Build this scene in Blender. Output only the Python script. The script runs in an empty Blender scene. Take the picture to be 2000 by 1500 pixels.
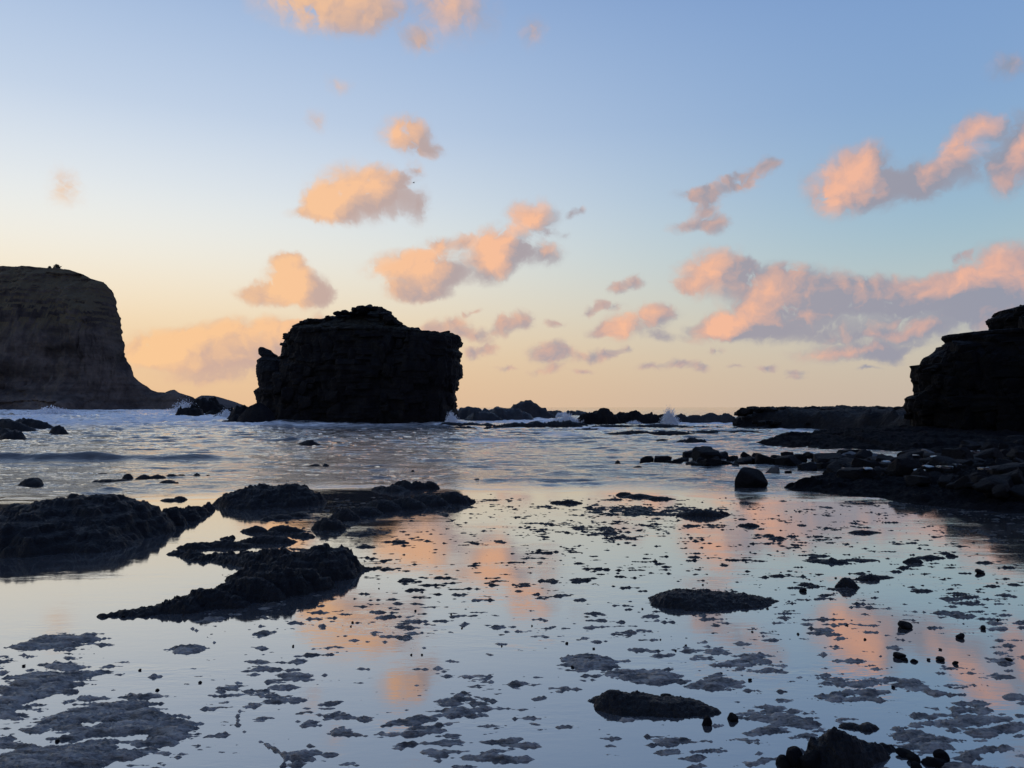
import bpy, bmesh, math, random
import numpy as np
from math import radians as R
sc = bpy.context.scene
COL = sc.collection
random.seed(7)

# ------------------------------------------------------------------ camera
CAM_H, FPX, PITCH = 1.6, 1500.0, 1.72          # metres, focal length in photo pixels (2000 wide), degrees up
cam = bpy.data.cameras.new('camera'); cam_o = bpy.data.objects.new('camera', cam); COL.objects.link(cam_o)
cam.sensor_width = 36; cam.lens = 36 * FPX / 2000; cam.clip_start = 0.05; cam.clip_end = 60000
cam_o.location = (0, 0, CAM_H); cam_o.rotation_euler = (R(90 + PITCH), 0, 0)
sc.camera = cam_o
sc.view_settings.view_transform = 'Standard'; sc.view_settings.look = 'None'
sc.view_settings.exposure = 0; sc.view_settings.gamma = 1
sc.cycles.use_denoising = True; sc.cycles.adaptive_threshold = 0.02
sc.cycles.max_bounces = 6; sc.cycles.glossy_bounces = 4; sc.cycles.diffuse_bounces = 3
sc.cycles.caustics_reflective = False; sc.cycles.caustics_refractive = False

SUN_AZ, SUN_EL = -56.0, 2.0                    # degrees from the view axis (+Y), left is negative

_cp, _sp = math.cos(R(PITCH)), math.sin(R(PITCH))
def ray(px, py):
    a, b = (px - 1000) / FPX, (750 - py) / FPX
    return np.array([a, _cp - b * _sp, _sp + b * _cp])
def P(px, py, z=0.0):                          # point of the level z seen towards px, py
    d = ray(px, py); t = (z - CAM_H) / d[2]
    return np.array([d[0] * t, d[1] * t, z])
def at(px, py, Y):                             # point at depth Y
    d = ray(px, py); t = Y / d[1]
    return np.array([d[0] * t, Y, CAM_H + d[2] * t])
def azel(px, py):
    d = ray(px, py)
    return math.degrees(math.atan2(d[0], d[1])), math.degrees(math.atan2(d[2], math.hypot(d[0], d[1])))
def lin(c):
    return tuple(((v / 255) / 12.92 if v / 255 <= .04045 else ((v / 255 + .055) / 1.055) ** 2.4) for v in c)

# ------------------------------------------------------------------ world: dusk sky with lit clouds
W = bpy.data.worlds.new('World'); sc.world = W; W.use_nodes = True
nt = W.node_tree; N, L = nt.nodes, nt.links
def nd(tree, t, **k):
    n = tree.nodes.new(t)
    for a, v in k.items(): setattr(n, a, v)
    return n
def lk(tree, a, b): tree.links.new(a, b)
def math_(tree, op, a, b=None, c=None, clamp=False):
    n = tree.nodes.new('ShaderNodeMath'); n.operation = op; n.use_clamp = clamp
    for i, v in enumerate((a, b, c)):
        if v is None: continue
        if isinstance(v, (int, float)): n.inputs[i].default_value = v
        else: tree.links.new(v, n.inputs[i])
    return n.outputs[0]
def mrange(tree, v, a, b, c=0., d=1., smooth=True):
    n = tree.nodes.new('ShaderNodeMapRange'); n.interpolation_type = 'SMOOTHSTEP' if smooth else 'LINEAR'
    tree.links.new(v, n.inputs[0])
    for i, x in enumerate((a, b, c, d)): n.inputs[1 + i].default_value = x
    return n.outputs[0]
def ramp(tree, v, stops, interp='B_SPLINE'):
    n = tree.nodes.new('ShaderNodeValToRGB'); n.color_ramp.interpolation = interp
    e = n.color_ramp.elements
    while len(e) < len(stops): e.new(.5)
    for el, (p, c) in zip(e, stops):
        el.position = p; el.color = (*c, 1) if len(c) == 3 else c
    tree.links.new(v, n.inputs[0]); return n.outputs[0]
def mixc(tree, f, a, b, mode='MIX'):
    n = tree.nodes.new('ShaderNodeMix'); n.data_type = 'RGBA'; n.blend_type = mode
    for s, v in ((n.inputs[0], f), (n.inputs[6], a), (n.inputs[7], b)):
        if isinstance(v, (int, float)): s.default_value = v
        elif isinstance(v, tuple): s.default_value = (*v, 1) if len(v) == 3 else v
        else: tree.links.new(v, s)
    return n.outputs[2]

# (photo px centre x, y, half-width, half-height, tilt deg, weight)
CLOUDS = [
 (630,2,120,52,0,1),(880,14,90,62,0,.62),(1040,65,32,28,0,.36),(815,85,38,22,0,.42),(725,20,60,36,0,.5),
 (690,378,82,50,0,1.05),(640,402,50,28,0,.9),(745,372,48,40,0,.8),(795,345,34,16,25,.6),(815,402,26,34,0,.55),(600,418,40,10,0,.45),
 (785,262,44,30,0,.75),(815,275,36,34,0,.6),(845,295,28,12,0,.4),(620,235,20,24,0,.34),(125,362,34,44,0,.4),(655,165,30,18,0,.28),
 (562,540,46,42,0,1.05),(595,562,52,34,0,1),(510,576,44,22,0,.9),(562,506,30,18,0,.7),(630,575,26,20,0,.5),
 (785,528,66,34,0,1.05),(850,515,52,38,0,1),(965,478,56,34,0,1),(1020,500,80,26,8,.9),(905,535,90,24,10,.75),(815,572,62,16,0,.85),
 (1040,425,48,32,0,1),(1125,415,20,11,25,.5),(880,470,40,14,10,.5),(1090,455,30,8,-10,.35),
 (1392,536,64,44,0,1.1),(1452,522,26,18,25,.6),(1340,560,30,12,0,.4),
 (1500,560,62,42,0,1),(1570,575,95,48,0,1),(1680,583,106,44,0,.95),(1790,580,90,40,0,.9),(1850,560,55,34,10,.8),(1945,555,75,70,0,1),(2020,560,80,90,0,1),
 (1440,625,62,28,0,.95),(1400,645,58,24,0,.95),(1520,645,95,26,0,.9),(1700,655,105,25,0,.8),(1840,640,86,31,0,.68),(1640,690,90,15,0,.75),(1735,690,34,18,0,.7),(1905,612,60,22,0,.4),(1790,680,26,10,0,.35),
 (1645,362,64,54,0,1.15),(1700,330,44,46,0,1),(1760,368,70,36,8,.85),(1840,335,80,36,10,.85),(1895,262,54,30,35,.8),(1990,290,52,62,0,.95),(1965,350,46,40,0,.6),
 (1475,335,46,15,28,.75),(1415,368,62,16,20,.75),(1372,410,28,28,0,.6),(1345,443,40,13,0,.5),(1402,442,24,18,0,.62),(1350,380,36,12,0,.4),
 (1970,128,46,26,0,.42),
 (320,682,72,34,0,.9),(400,668,80,32,0,.9),(490,660,80,36,0,.95),(565,648,60,30,0,.8),(600,632,38,18,20,.6),(480,702,150,26,0,.75),(380,716,120,20,0,.6),(420,742,100,12,0,.4),(290,690,40,24,0,.6),
 (1240,632,64,28,10,.95),(1185,645,36,14,0,.6),(1295,612,34,16,0,.4),(1222,555,38,15,22,.7),(1160,600,22,11,25,.55),(1000,632,40,20,15,.8),(870,638,46,20,15,.75),(925,655,40,14,0,.6),
 (1080,690,46,24,0,.85),(935,688,36,16,20,.7),(1165,696,32,14,0,.6),(1085,630,24,8,0,.5),(1205,690,26,10,20,.45),(1065,726,34,8,10,.5),(1135,726,24,8,0,.5),(1275,718,28,9,0,.55),
 (1330,712,28,11,0,.55),(1368,722,18,10,0,.5),(1395,686,20,9,0,.55),(1500,715,22,8,0,.55),(1560,724,20,8,0,.45),(1695,720,26,5,0,.5),(990,722,26,5,0,.45),(925,607,20,6,10,.5),(1880,500,24,9,15,.4),(1440,716,18,5,0,.4),(1195,600,30,8,0,.4),(1300,660,36,12,0,.4),(1560,735,20,5,0,.35),
]
def cloud_group(name, blobs):
    g = bpy.data.node_groups.new(name, 'ShaderNodeTree')
    g.interface.new_socket('P', in_out='INPUT', socket_type='NodeSocketVector')
    g.interface.new_socket('S', in_out='OUTPUT', socket_type='NodeSocketFloat')
    gi, go = g.nodes.new('NodeGroupInput'), g.nodes.new('NodeGroupOutput')
    acc = None
    for (cx, cy, rx, ry, w) in blobs:
        a, e = azel(cx, cy); k = math.degrees(1 / FPX) * (1 - .22 * (abs(cx - 1000) / 1000) ** 2)
        ix, iy = 1 / (rx * 1.46 * k), 1 / (ry * 1.46 * k)
        m = g.nodes.new('ShaderNodeVectorMath'); m.operation = 'MULTIPLY_ADD'
        g.links.new(gi.outputs[0], m.inputs[0]); m.inputs[1].default_value = (ix, iy, 0); m.inputs[2].default_value = (-a * ix, -e * iy, 0)
        t = g.nodes.new('ShaderNodeVectorMath'); t.operation = 'LENGTH'; g.links.new(m.outputs[0], t.inputs[0])
        puff = math_(g, 'MAXIMUM', math_(g, 'MULTIPLY_ADD', t.outputs['Value'], -w, w), 0.0)
        acc = puff if acc is None else math_(g, 'ADD', puff, acc)
    g.links.new(acc, go.inputs[0])
    return g
PUFFS = []
for (cx, cy, rx, ry, rot, w) in CLOUDS:                       # a tilted puff is a short row of puffs
    big = rx * ry > 1250 and w > .45
    if not big: w = w * 1.35
    if rot and rx > ry * 1.6:
        o = rx * .5; dx, dy = o * math.cos(R(rot)), -o * math.sin(R(rot))
        PUFFS += [(cx - dx, cy - dy, rx * .55, ry, w * .9, big), (cx + dx, cy + dy, rx * .55, ry, w * .9, big)]
    else: PUFFS.append((cx, cy, rx, ry, w, big))
def puffs_near(a0, a1, e0, e1):
    big, small = [], []
    for (cx, cy, rx, ry, w, bg_) in PUFFS:
        a, e = azel(cx, cy); k = math.degrees(1 / FPX) * 1.55
        if a + rx * k + 2.2 > a0 and a - rx * k - (3.4 if bg_ else 2.2) < a1 and e + ry * k + 1.6 > e0 and e - ry * k - (2.5 if bg_ else 1.6) < e1:
            (big if bg_ else small).append((cx, cy, rx, ry, w))
    return big, small
tc = nd(nt, 'ShaderNodeTexCoord'); sep = nd(nt, 'ShaderNodeSeparateXYZ'); lk(nt, tc.outputs['Generated'], sep.inputs[0])
X, Y, Z = sep.outputs
az = math_(nt, 'MULTIPLY', math_(nt, 'ARCTAN2', X, Y), 180 / math.pi)
el = math_(nt, 'MULTIPLY', math_(nt, 'ARCSINE', Z), 180 / math.pi)
comb = nd(nt, 'ShaderNodeCombineXYZ'); lk(nt, az, comb.inputs[0]); lk(nt, el, comb.inputs[1]); PV = comb.outputs[0]
def wnoise(scale, detail, rough, vec=None, colour=False, stretch=1.0):
    n = nd(nt, 'ShaderNodeTexNoise'); n.inputs['Scale'].default_value = scale; n.inputs['Detail'].default_value = detail; n.inputs['Roughness'].default_value = rough
    v = vec or PV
    if stretch != 1.0:
        m = nd(nt, 'ShaderNodeMapping'); m.inputs['Scale'].default_value = (1, stretch, 1); lk(nt, v, m.inputs[0]); v = m.outputs[0]
    lk(nt, v, n.inputs['Vector']); return n.outputs['Color' if colour else 'Fac']
def vmath(op, a, b):
    n = nd(nt, 'ShaderNodeVectorMath', operation=op)
    for i, v in enumerate((a, b)):
        if isinstance(v, tuple): n.inputs[i].default_value = v
        else: lk(nt, v, n.inputs[i])
    return n.outputs[0]
def warp(vec, scale, amt, det=3.0):
    c = wnoise(scale, det, .6, vec, True)
    d = vmath('SUBTRACT', c, (.5, .5, .5)); d = vmath('MULTIPLY', d, (amt, amt * .7, 0))
    return vmath('ADD', vec, d)
WV = warp(warp(PV, .33, 1.7, 1.0), 1.6, .8, 2.0)
def cfield(vec, grp):
    gn = nd(nt, 'ShaderNodeGroup'); gn.node_tree = grp; lk(nt, vec, gn.inputs[0]); return gn.outputs[0]
# the same kind of broken cloud goes on round the horizon outside the view
out = mrange(nt, math_(nt, 'ABSOLUTE', az), 37, 46)
band = math_(nt, 'MULTIPLY', mrange(nt, el, 2, 7), mrange(nt, el, 40, 22))
gen = mrange(nt, wnoise(.09, 2, .55, WV, stretch=1.8), .56, .74)
gen = math_(nt, 'MULTIPLY', math_(nt, 'MULTIPLY', gen, out), band)
def billow(vec, det):                                              # rounded heads with soft creases between
    v = nd(nt, 'ShaderNodeTexVoronoi', voronoi_dimensions='2D', feature='F1', normalize=True)
    v.inputs['Scale'].default_value = .55; v.inputs['Detail'].default_value = det; v.inputs['Roughness'].default_value = .55; v.inputs['Lacunarity'].default_value = 2.3
    lk(nt, vec, v.inputs['Vector']); return math_(nt, 'SUBTRACT', 1.0, v.outputs['Distance'])
BIL = math_(nt, 'MULTIPLY_ADD', billow(WV, 2.5), .75, -.30)
BIL1 = math_(nt, 'MULTIPLY_ADD', billow(vmath('ADD', WV, (-.55, .38, 0)), 1.5), .75, -.30)
NZ = math_(nt, 'MULTIPLY_ADD', wnoise(.62, 6, .58, WV), .62, BIL)
NZ1 = math_(nt, 'MULTIPLY_ADD', wnoise(.62, 3, .58, vmath('ADD', WV, (-.45, .3, 0))), .62, BIL1)
# bearing from the sun: 1 towards it, -1 opposite
sun_c = math_(nt, 'COSINE', math_(nt, 'MULTIPLY', math_(nt, 'SUBTRACT', az, SUN_AZ), math.pi / 180))
c_lit = ramp(nt, mrange(nt, sun_c, -1, 1, 0, 1, False), [(0, lin((205, 160, 160))), (.5, lin((240, 181, 156))), (.78, lin((247, 189, 153))), (.97, lin((250, 204, 150)))], 'LINEAR')
c_shd = ramp(nt, mrange(nt, sun_c, -1, 1, 0, 1, False), [(0, lin((120, 128, 160))), (.5, lin((148, 151, 167))), (.78, lin((170, 160, 165))), (.97, lin((222, 180, 154)))], 'LINEAR')
elr = mrange(nt, el, -5, 85, 0, 1, False)
def es(e): return (e + 5) / 90
sunward = ramp(nt, elr, [(0, lin((232, 188, 148))), (es(.5), lin((237, 195, 153))), (es(3.6), lin((243, 206, 160))), (es(7), lin((249, 228, 194))), (es(11), lin((246, 243, 232))), (es(15), lin((230, 236, 240))), (es(20), lin((198, 214, 235))), (es(28), lin((160, 186, 222))), (es(45), lin((114, 146, 198))), (1, lin((84, 118, 174)))])
away = ramp(nt, elr, [(0, lin((194, 178, 166))), (es(.5), lin((199, 182, 166))), (es(3.6), lin((204, 194, 176))), (es(7), lin((190, 200, 196))), (es(11), lin((162, 192, 206))), (es(15), lin((147, 180, 209))), (es(20), lin((135, 168, 209))), (es(28), lin((122, 157, 205))), (es(45), lin((98, 130, 190))), (1, lin((80, 112, 170)))])
anti = ramp(nt, elr, [(0, lin((96, 106, 138))), (es(4), lin((120, 116, 142))), (es(10), lin((150, 136, 152))), (es(20), lin((120, 136, 176))), (es(45), lin((90, 118, 174))), (1, lin((80, 112, 170)))])
base = mixc(nt, mrange(nt, sun_c, .0, 1.0, 0, 1), away, sunward)
base = mixc(nt, mrange(nt, sun_c, 0, -.9, 0, 1), base, anti)
sky = nd(nt, 'ShaderNodeTexSky', sky_type='NISHITA', sun_disc=False)
sky.sun_elevation = R(SUN_EL); sky.sun_rotation = R(SUN_AZ); sky.air_density = 1.0; sky.dust_density = 1.0; sky.ozone_density = 3.0
base = mixc(nt, 1.0, base, (10, 10, 10), 'MULTIPLY')            # brought to the level of the physical sky
base = mixc(nt, .025, base, sky.outputs[0])
sidelight = math_(nt, 'MULTIPLY_ADD', math_(nt, 'SUBTRACT', NZ, NZ1), 1.25, math_(nt, 'MULTIPLY_ADD', sun_c, .46, .04))
NG = math_(nt, 'MULTIPLY_ADD', wnoise(2.6, 3, .6, WV, stretch=1.6), .5, mrange(nt, NZ, .2, .6, -.22, 1.6, False))
TILE = [0]
def sky_tile(a0, a1, e0, e1):
    """one Background: the clear sky with the clouds that reach into this stretch of it"""
    TILE[0] += 1
    big, small = puffs_near(a0, a1, e0, e1)
    B0 = gen; S1 = None
    if big:
        g = cloud_group('cloud_banks_%d' % TILE[0], big)
        B0 = math_(nt, 'ADD', cfield(WV, g), gen); S1 = cfield(vmath('ADD', WV, (-2.2, .5, 0)), g)
    S0 = math_(nt, 'ADD', cfield(WV, cloud_group('cloud_scraps_%d' % TILE[0], small)), B0) if small else B0
    D0 = math_(nt, 'MULTIPLY', math_(nt, 'MINIMUM', S0, .84), NG)
    alpha = math_(nt, 'MULTIPLY', mrange(nt, D0, .06, .86), mrange(nt, S0, .02, .8, .35, .97))
    lit = math_(nt, 'MULTIPLY_ADD', math_(nt, 'SUBTRACT', B0, S1) if S1 else B0, .95, sidelight)
    lit = mrange(nt, lit, .02, 1.0, 0, 1, False)
    c = mixc(nt, 1.0, mixc(nt, lit, c_shd, c_lit), (10, 10, 10), 'MULTIPLY')
    bgn = nd(nt, 'ShaderNodeBackground'); bgn.inputs[1].default_value = .1
    lk(nt, mixc(nt, alpha, base, c), bgn.inputs[0]); return bgn.outputs[0]
def split(v, at_, lo, hi):
    m = nd(nt, 'ShaderNodeMixShader'); lk(nt, math_(nt, 'GREATER_THAN', v, at_), m.inputs[0]); lk(nt, lo, m.inputs[1]); lk(nt, hi, m.inputs[2]); return m.outputs[0]
AZS = [-44, -22, -9, 4, 17, 26, 44]
cols = []
for a0, a1 in zip(AZS[:-1], AZS[1:]):
    cols.append(split(el, 11.5, sky_tile(a0, a1, -2, 11.5), sky_tile(a0, a1, 11.5, 34)))
row = split(az, -9, split(az, -22, cols[0], cols[1]), split(az, 17, split(az, 4, cols[2], cols[3]), split(az, 26, cols[4], cols[5])))
elsewhere = sky_tile(200, 201, 0, 1)
row = split(math_(nt, 'ABSOLUTE', az), 44, row, elsewhere)
lk(nt, row, N['World Output'].inputs['Surface']); N.remove(N['Background'])
W.cycles.sampling_method = 'NONE'

sun = bpy.data.lights.new('sun', 'SUN'); sun_o = bpy.data.objects.new('sun', sun); COL.objects.link(sun_o)
sun.energy = 0.25; sun.angle = R(4); sun.color = (1, .62, .34)
sun_o.rotation_euler = (R(90 - SUN_EL), 0, R(-SUN_AZ + 180))     # light travels away from the sun's bearing

# ------------------------------------------------------------------ numpy noise
def _h(ix, iy, iz, seed):
    h = (ix.astype(np.uint32) * np.uint32(374761393) + iy.astype(np.uint32) * np.uint32(668265263)
         + iz.astype(np.uint32) * np.uint32(2147483647) + np.uint32((seed * 974711 + 12345) & 0xffffffff))
    h = (h ^ (h >> np.uint32(13))) * np.uint32(1274126177)
    h = (h ^ (h >> np.uint32(15))) * np.uint32(2246822519)
    return h ^ (h >> np.uint32(16))
def cellr(p, seed=0):
    q = np.floor(p).astype(np.int64)
    return _h(q[:, 0], q[:, 1], q[:, 2], seed).astype(np.float64) / 4294967295.0
def noise(p, seed=0):
    q = np.floor(p); f = p - q; q = q.astype(np.int64)
    u = f * f * f * (f * (f * 6 - 15) + 10)
    r = 0
    for i in (0, 1):
        for j in (0, 1):
            for k in (0, 1):
                h = _h(q[:, 0] + i, q[:, 1] + j, q[:, 2] + k, seed)
                gx = (h & np.uint32(1023)).astype(np.float32) / 511.5 - 1
                gy = ((h >> np.uint32(10)) & np.uint32(1023)).astype(np.float32) / 511.5 - 1
                gz = ((h >> np.uint32(20)) & np.uint32(1023)).astype(np.float32) / 511.5 - 1
                d = gx * (f[:, 0] - i) + gy * (f[:, 1] - j) + gz * (f[:, 2] - k)
                w = (u[:, 0] if i else 1 - u[:, 0]) * (u[:, 1] if j else 1 - u[:, 1]) * (u[:, 2] if k else 1 - u[:, 2])
                r = r + w * d
    return r
def fbm(p, o=4, seed=0, gain=.5, lac=2.03):
    a, s, r = 1., 0., 0
    for i in range(o):
        r = r + a * noise(p, seed + i * 17); s += a; a *= gain; p = p * lac + 11.3
    return r / s * 1.6
def ridged(p, o=4, seed=0, gain=.5):
    a, s, r = 1., 0., 0
    for i in range(o):
        r = r + a * (1 - np.abs(noise(p, seed + i * 31)) * 2.2); s += a; a *= gain; p = p * 2.1 + 5.7
    return r / s
def v3(x, y, z=None):
    return np.stack([x, y, np.zeros_like(x) if z is None else z], -1)
def sstep(a, b, x):
    t = np.clip((x - a) / (b - a), 0, 1); return t * t * (3 - 2 * t)

# ------------------------------------------------------------------ object helpers
def mesh_np(name, V, F, smooth=True, attrs=None):
    me = bpy.data.meshes.new(name); V = np.asarray(V, np.float32); F = np.asarray(F, np.int32)
    n, k = F.shape
    me.vertices.add(len(V)); me.vertices.foreach_set('co', V.ravel())
    me.loops.add(n * k); me.loops.foreach_set('vertex_index', F.ravel())
    me.polygons.add(n); me.polygons.foreach_set('loop_start', np.arange(0, n * k, k, dtype=np.int32))
    me.polygons.foreach_set('use_smooth', np.full(n, smooth))
    me.update(calc_edges=True)
    for a, v in (attrs or {}).items():
        at_ = me.attributes.new(a, 'FLOAT', 'POINT'); at_.data.foreach_set('value', np.asarray(v, np.float32))
    return me
def obj(name, me, mat=None, parent=None, loc=None, label=None, cat=None, group=None, kind=None):
    o = bpy.data.objects.new(name, me); COL.objects.link(o)
    if mat is not None and me is not None and not me.materials: me.materials.append(mat)
    if parent: o.parent = parent
    if loc is not None: o.location = loc
    if label: o['label'] = label
    if cat: o['category'] = cat
    if group: o['group'] = group
    if kind: o['kind'] = kind
    return o
def grid_faces(nu, nv, wrap=False):                                 # nu columns fastest
    i = np.arange(nu if wrap else nu - 1); j = np.arange(nv - 1)
    I, J = np.meshgrid(i, j); I2 = (I + 1) % nu
    return np.stack([J * nu + I, J * nu + I2, (J + 1) * nu + I2, (J + 1) * nu + I], -1).reshape(-1, 4)
def compact(V, F, attrs=None):
    used = np.unique(F); m = np.full(len(V), -1); m[used] = np.arange(len(used))
    return V[used], m[F], {k: np.asarray(v)[used] for k, v in (attrs or {}).items()}

# ------------------------------------------------------------------ materials
def mat(name):
    m = bpy.data.materials.new(name); m.use_nodes = True
    t = m.node_tree; return m, t, t.nodes['Principled BSDF']
def mnoise(t, scale, detail=5, rough=.6, vec=None, stretch=None, colour=False):
    n = t.nodes.new('ShaderNodeTexNoise'); n.inputs['Scale'].default_value = scale; n.inputs['Detail'].default_value = detail; n.inputs['Roughness'].default_value = rough
    if vec is None:
        c = t.nodes.new('ShaderNodeTexCoord'); vec = c.outputs['Object']
    if stretch:
        m = t.nodes.new('ShaderNodeMapping'); m.inputs['Scale'].default_value = stretch; t.links.new(vec, m.inputs[0]); vec = m.outputs[0]
    t.links.new(vec, n.inputs['Vector']); return n.outputs['Color' if colour else 'Fac']
def bump(t, h, strength, dist, normal=None):
    b = t.nodes.new('ShaderNodeBump'); b.inputs['Strength'].default_value = strength; b.inputs['Distance'].default_value = dist
    t.links.new(h, b.inputs['Height'])
    if normal is not None: t.links.new(normal, b.inputs['Normal'])
    return b.outputs[0]
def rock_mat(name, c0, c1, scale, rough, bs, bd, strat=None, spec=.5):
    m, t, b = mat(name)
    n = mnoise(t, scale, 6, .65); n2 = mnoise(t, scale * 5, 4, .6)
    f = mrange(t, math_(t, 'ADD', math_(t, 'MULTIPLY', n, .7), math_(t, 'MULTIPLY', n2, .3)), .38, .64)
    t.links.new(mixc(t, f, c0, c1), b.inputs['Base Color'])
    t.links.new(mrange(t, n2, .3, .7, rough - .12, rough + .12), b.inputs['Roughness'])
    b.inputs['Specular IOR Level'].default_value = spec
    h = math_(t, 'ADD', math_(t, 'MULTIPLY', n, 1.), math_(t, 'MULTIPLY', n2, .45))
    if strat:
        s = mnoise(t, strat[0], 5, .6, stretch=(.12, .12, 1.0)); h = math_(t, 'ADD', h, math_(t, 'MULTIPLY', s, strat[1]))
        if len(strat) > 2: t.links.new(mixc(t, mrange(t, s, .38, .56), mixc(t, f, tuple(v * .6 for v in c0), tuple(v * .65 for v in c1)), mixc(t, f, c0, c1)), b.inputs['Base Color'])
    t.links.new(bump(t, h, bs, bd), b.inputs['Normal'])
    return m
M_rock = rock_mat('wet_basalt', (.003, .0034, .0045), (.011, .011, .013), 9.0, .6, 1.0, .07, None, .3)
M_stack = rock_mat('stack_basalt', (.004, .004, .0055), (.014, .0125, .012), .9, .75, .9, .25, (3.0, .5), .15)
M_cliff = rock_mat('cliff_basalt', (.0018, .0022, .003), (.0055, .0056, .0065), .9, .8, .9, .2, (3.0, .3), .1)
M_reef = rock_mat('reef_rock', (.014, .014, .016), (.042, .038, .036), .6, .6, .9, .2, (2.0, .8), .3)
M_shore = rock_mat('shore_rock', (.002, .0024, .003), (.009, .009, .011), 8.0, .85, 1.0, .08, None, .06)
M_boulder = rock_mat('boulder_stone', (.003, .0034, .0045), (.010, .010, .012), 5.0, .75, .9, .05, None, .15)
M_pale = rock_mat('pale_boulder_stone', (.022, .023, .026), (.05, .05, .053), 5.0, .55, .6, .03)

# ------------------------------------------------------------------ sea
def masked(fn, mask, *xy):
    out_ = np.zeros(len(mask)); 
    if mask.any(): out_[mask] = fn(*[v[mask] for v in xy])
    return out_
def sea_fields(x, y):
    edge = 13.8 + .8 * noise(v3(x / 6, y * 0 + 2.2), 5) - 1.6 * sstep(-3., -7., x) - 1.3 * sstep(2.5, 4.5, x)
    calm = sstep(edge, edge + 3.2, y)                                    # 0 on the still flat, 1 in the chop
    wet = (y > 12) & (np.hypot(x, y) < 1500)
    n1 = masked(lambda x, y: fbm(v3(x / 1.7, y / .62), 4, 3, .54), wet & (y < 200), x, y)
    sw = masked(lambda x, y: ridged(v3(x / 3.4 + .25 * noise(v3(x / 5, y / 5), 91), y / 1.5), 2, 93, .45), wet & (y < 140), x, y)
    n2 = masked(lambda x, y: fbm(v3(x / 6., y / 2.2), 3, 9), wet, x, y)
    sharp = 1 - np.abs(n1) * 1.6
    amp = .082 + .105 * sstep(18, 45, y) + .07 * sstep(45, 110, y)
    left = sstep(0, -22, x) * sstep(46, 75, y)                         # surf off the headland
    lm = left > .01
    z = calm * amp * (n1 * .9 + .35 * sharp - .3 + .9 * n2 + 1.5 * np.clip(sw - .45, 0, 1) ** 1.5)
    big = masked(lambda x, y: ridged(v3(x / 16, y / 9.), 3, 21), lm, x, y)
    z = z + left * .5 * np.clip(big - .1, 0, 1) * (1 + .5 * n1) * sstep(500, 200, y)
    z = z + left * .55 * sstep(100, 150, y) * masked(lambda x, y: np.clip(fbm(v3(x / 20, y / 14.), 3, 41) + .35, 0, 1.2), lm, x, y)
    z = z + .16 * sstep(120, 400, y) * n2
    # one low roller coming in on the left, and smaller ones behind it
    for (yc, x0, x1, hgt, wd, sd) in ((23.4, -19.5, -6.6, .24, .5, 1), (27.5, -9.5, 1.2, .08, .5, 2), (45., -2.0, 6.0, .2, .7, 3), (40., 4, 10, .14, .7, 4), (31, -16, -8, .09, .5, 5), (36., -14, -5, .12, .6, 6), (20.5, 0, 7, .05, .4, 7), (17.2, 1, 7, .035, .35, 8), (33, 8, 14, .09, .6, 9)):
        def roll(x, y):
            c = yc + .8 * noise(v3(x / 3.5, x * 0 + sd), sd) + .25 * noise(v3(x / .8, x * 0 + sd), sd + 3)
            t = (y - c) / wd
            prof = np.exp(-np.where(t < 0, (t * 1.7) ** 2, (t * .7) ** 2))
            return hgt * prof * sstep(x0, x0 + 3, x) * sstep(x1, x1 - 3.5, x) * (.75 + .5 * noise(v3(x / 1.2, y), sd + 7))
        z = z + masked(roll, (np.abs(y - yc) < 4) & (x > x0) & (x < x1), x, y)
    fm = wet & (y > 16) & (y < 800)
    fo = masked(lambda x, y: fbm(v3(x / 2.2, y / 1.5), 4, 55, .6), fm, x, y)
    foam = left * sstep(-.45, .3, masked(lambda x, y: fbm(v3(x / 14, y / 9), 4, 61), lm, x, y) + .35 * fo + .25 * (big - .3)) * sstep(700, 350, y)
    foam = np.maximum(foam, calm * sstep(15, 40, y) * (.0 + .4 * sstep(.3, .9, fo + .5 * n1)))
    foam = np.maximum(foam, sstep(.35, .6, fo + .8 * n1) * sstep(.1, .17, z) * sstep(80, 50, y) * .55)
    for (px, py, rx, ry, w) in FOAM:
        c = P(px, py); a, b = rx * c[1] / FPX, ry * c[1] ** 2 / (FPX * CAM_H)
        q = np.hypot((x - c[0]) / a, (y - c[1]) / b)
        foam = np.maximum(foam, w * sstep(1.1, .35, q + .5 * fo))
    return z, np.clip(foam, 0, 1), calm
FOAM = [(1000,824,110,5,.95),(1070,822,60,5,.9),(900,829,40,3,.8),(880,828,30,6,.9),(1240,826,30,3,.5),(1320,828,60,3,.9),(1400,828,60,4,.95),(1160,838,60,5,.75),(1450,828,30,3,.6),
        (445,818,45,9,1),(400,822,70,9,.8),(350,818,50,9,.8),(480,833,60,3,.8),(600,834,80,2.5,.6),(1640,846,60,3,.7),(1550,842,60,3,.5),(960,862,60,5,.6),(1360,870,60,6,.35),(1100,850,60,6,.4)]
def build_sea():
    th = np.concatenate([np.linspace(-180, -62, 30)[:-1], np.linspace(-62, -41, 60)[:-1], np.linspace(-41, 41, 740), np.linspace(41, 62, 60)[1:], np.linspace(62, 180, 30)[1:-1]])
    r = np.concatenate([[.4], np.geomspace(1.2, 12, 60)[:-1], np.geomspace(12, 130, 560)[:-1], np.geomspace(130, 900, 110)[:-1], np.geomspace(900, 40000, 40)])
    T, RR = np.meshgrid(R(1) * th, r)
    x, y = (RR * np.sin(T)).ravel(), (RR * np.cos(T)).ravel()
    z, foam, calm = sea_fields(x, y)
    back = y < 3; z[back] = 0; foam[back] = 0
    z[np.hypot(x, y) > 1500] = 0
    F = grid_faces(len(th), len(r), wrap=True)
    return mesh_np('sea', np.stack([x, y, z], -1), F[:, ::-1], True, {'foam': foam, 'chop': calm})
m, t, b = mat('sea_water'); M_sea = m; t.nodes.remove(b)
geo = t.nodes.new('ShaderNodeNewGeometry'); pos = geo.outputs['Position']
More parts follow.
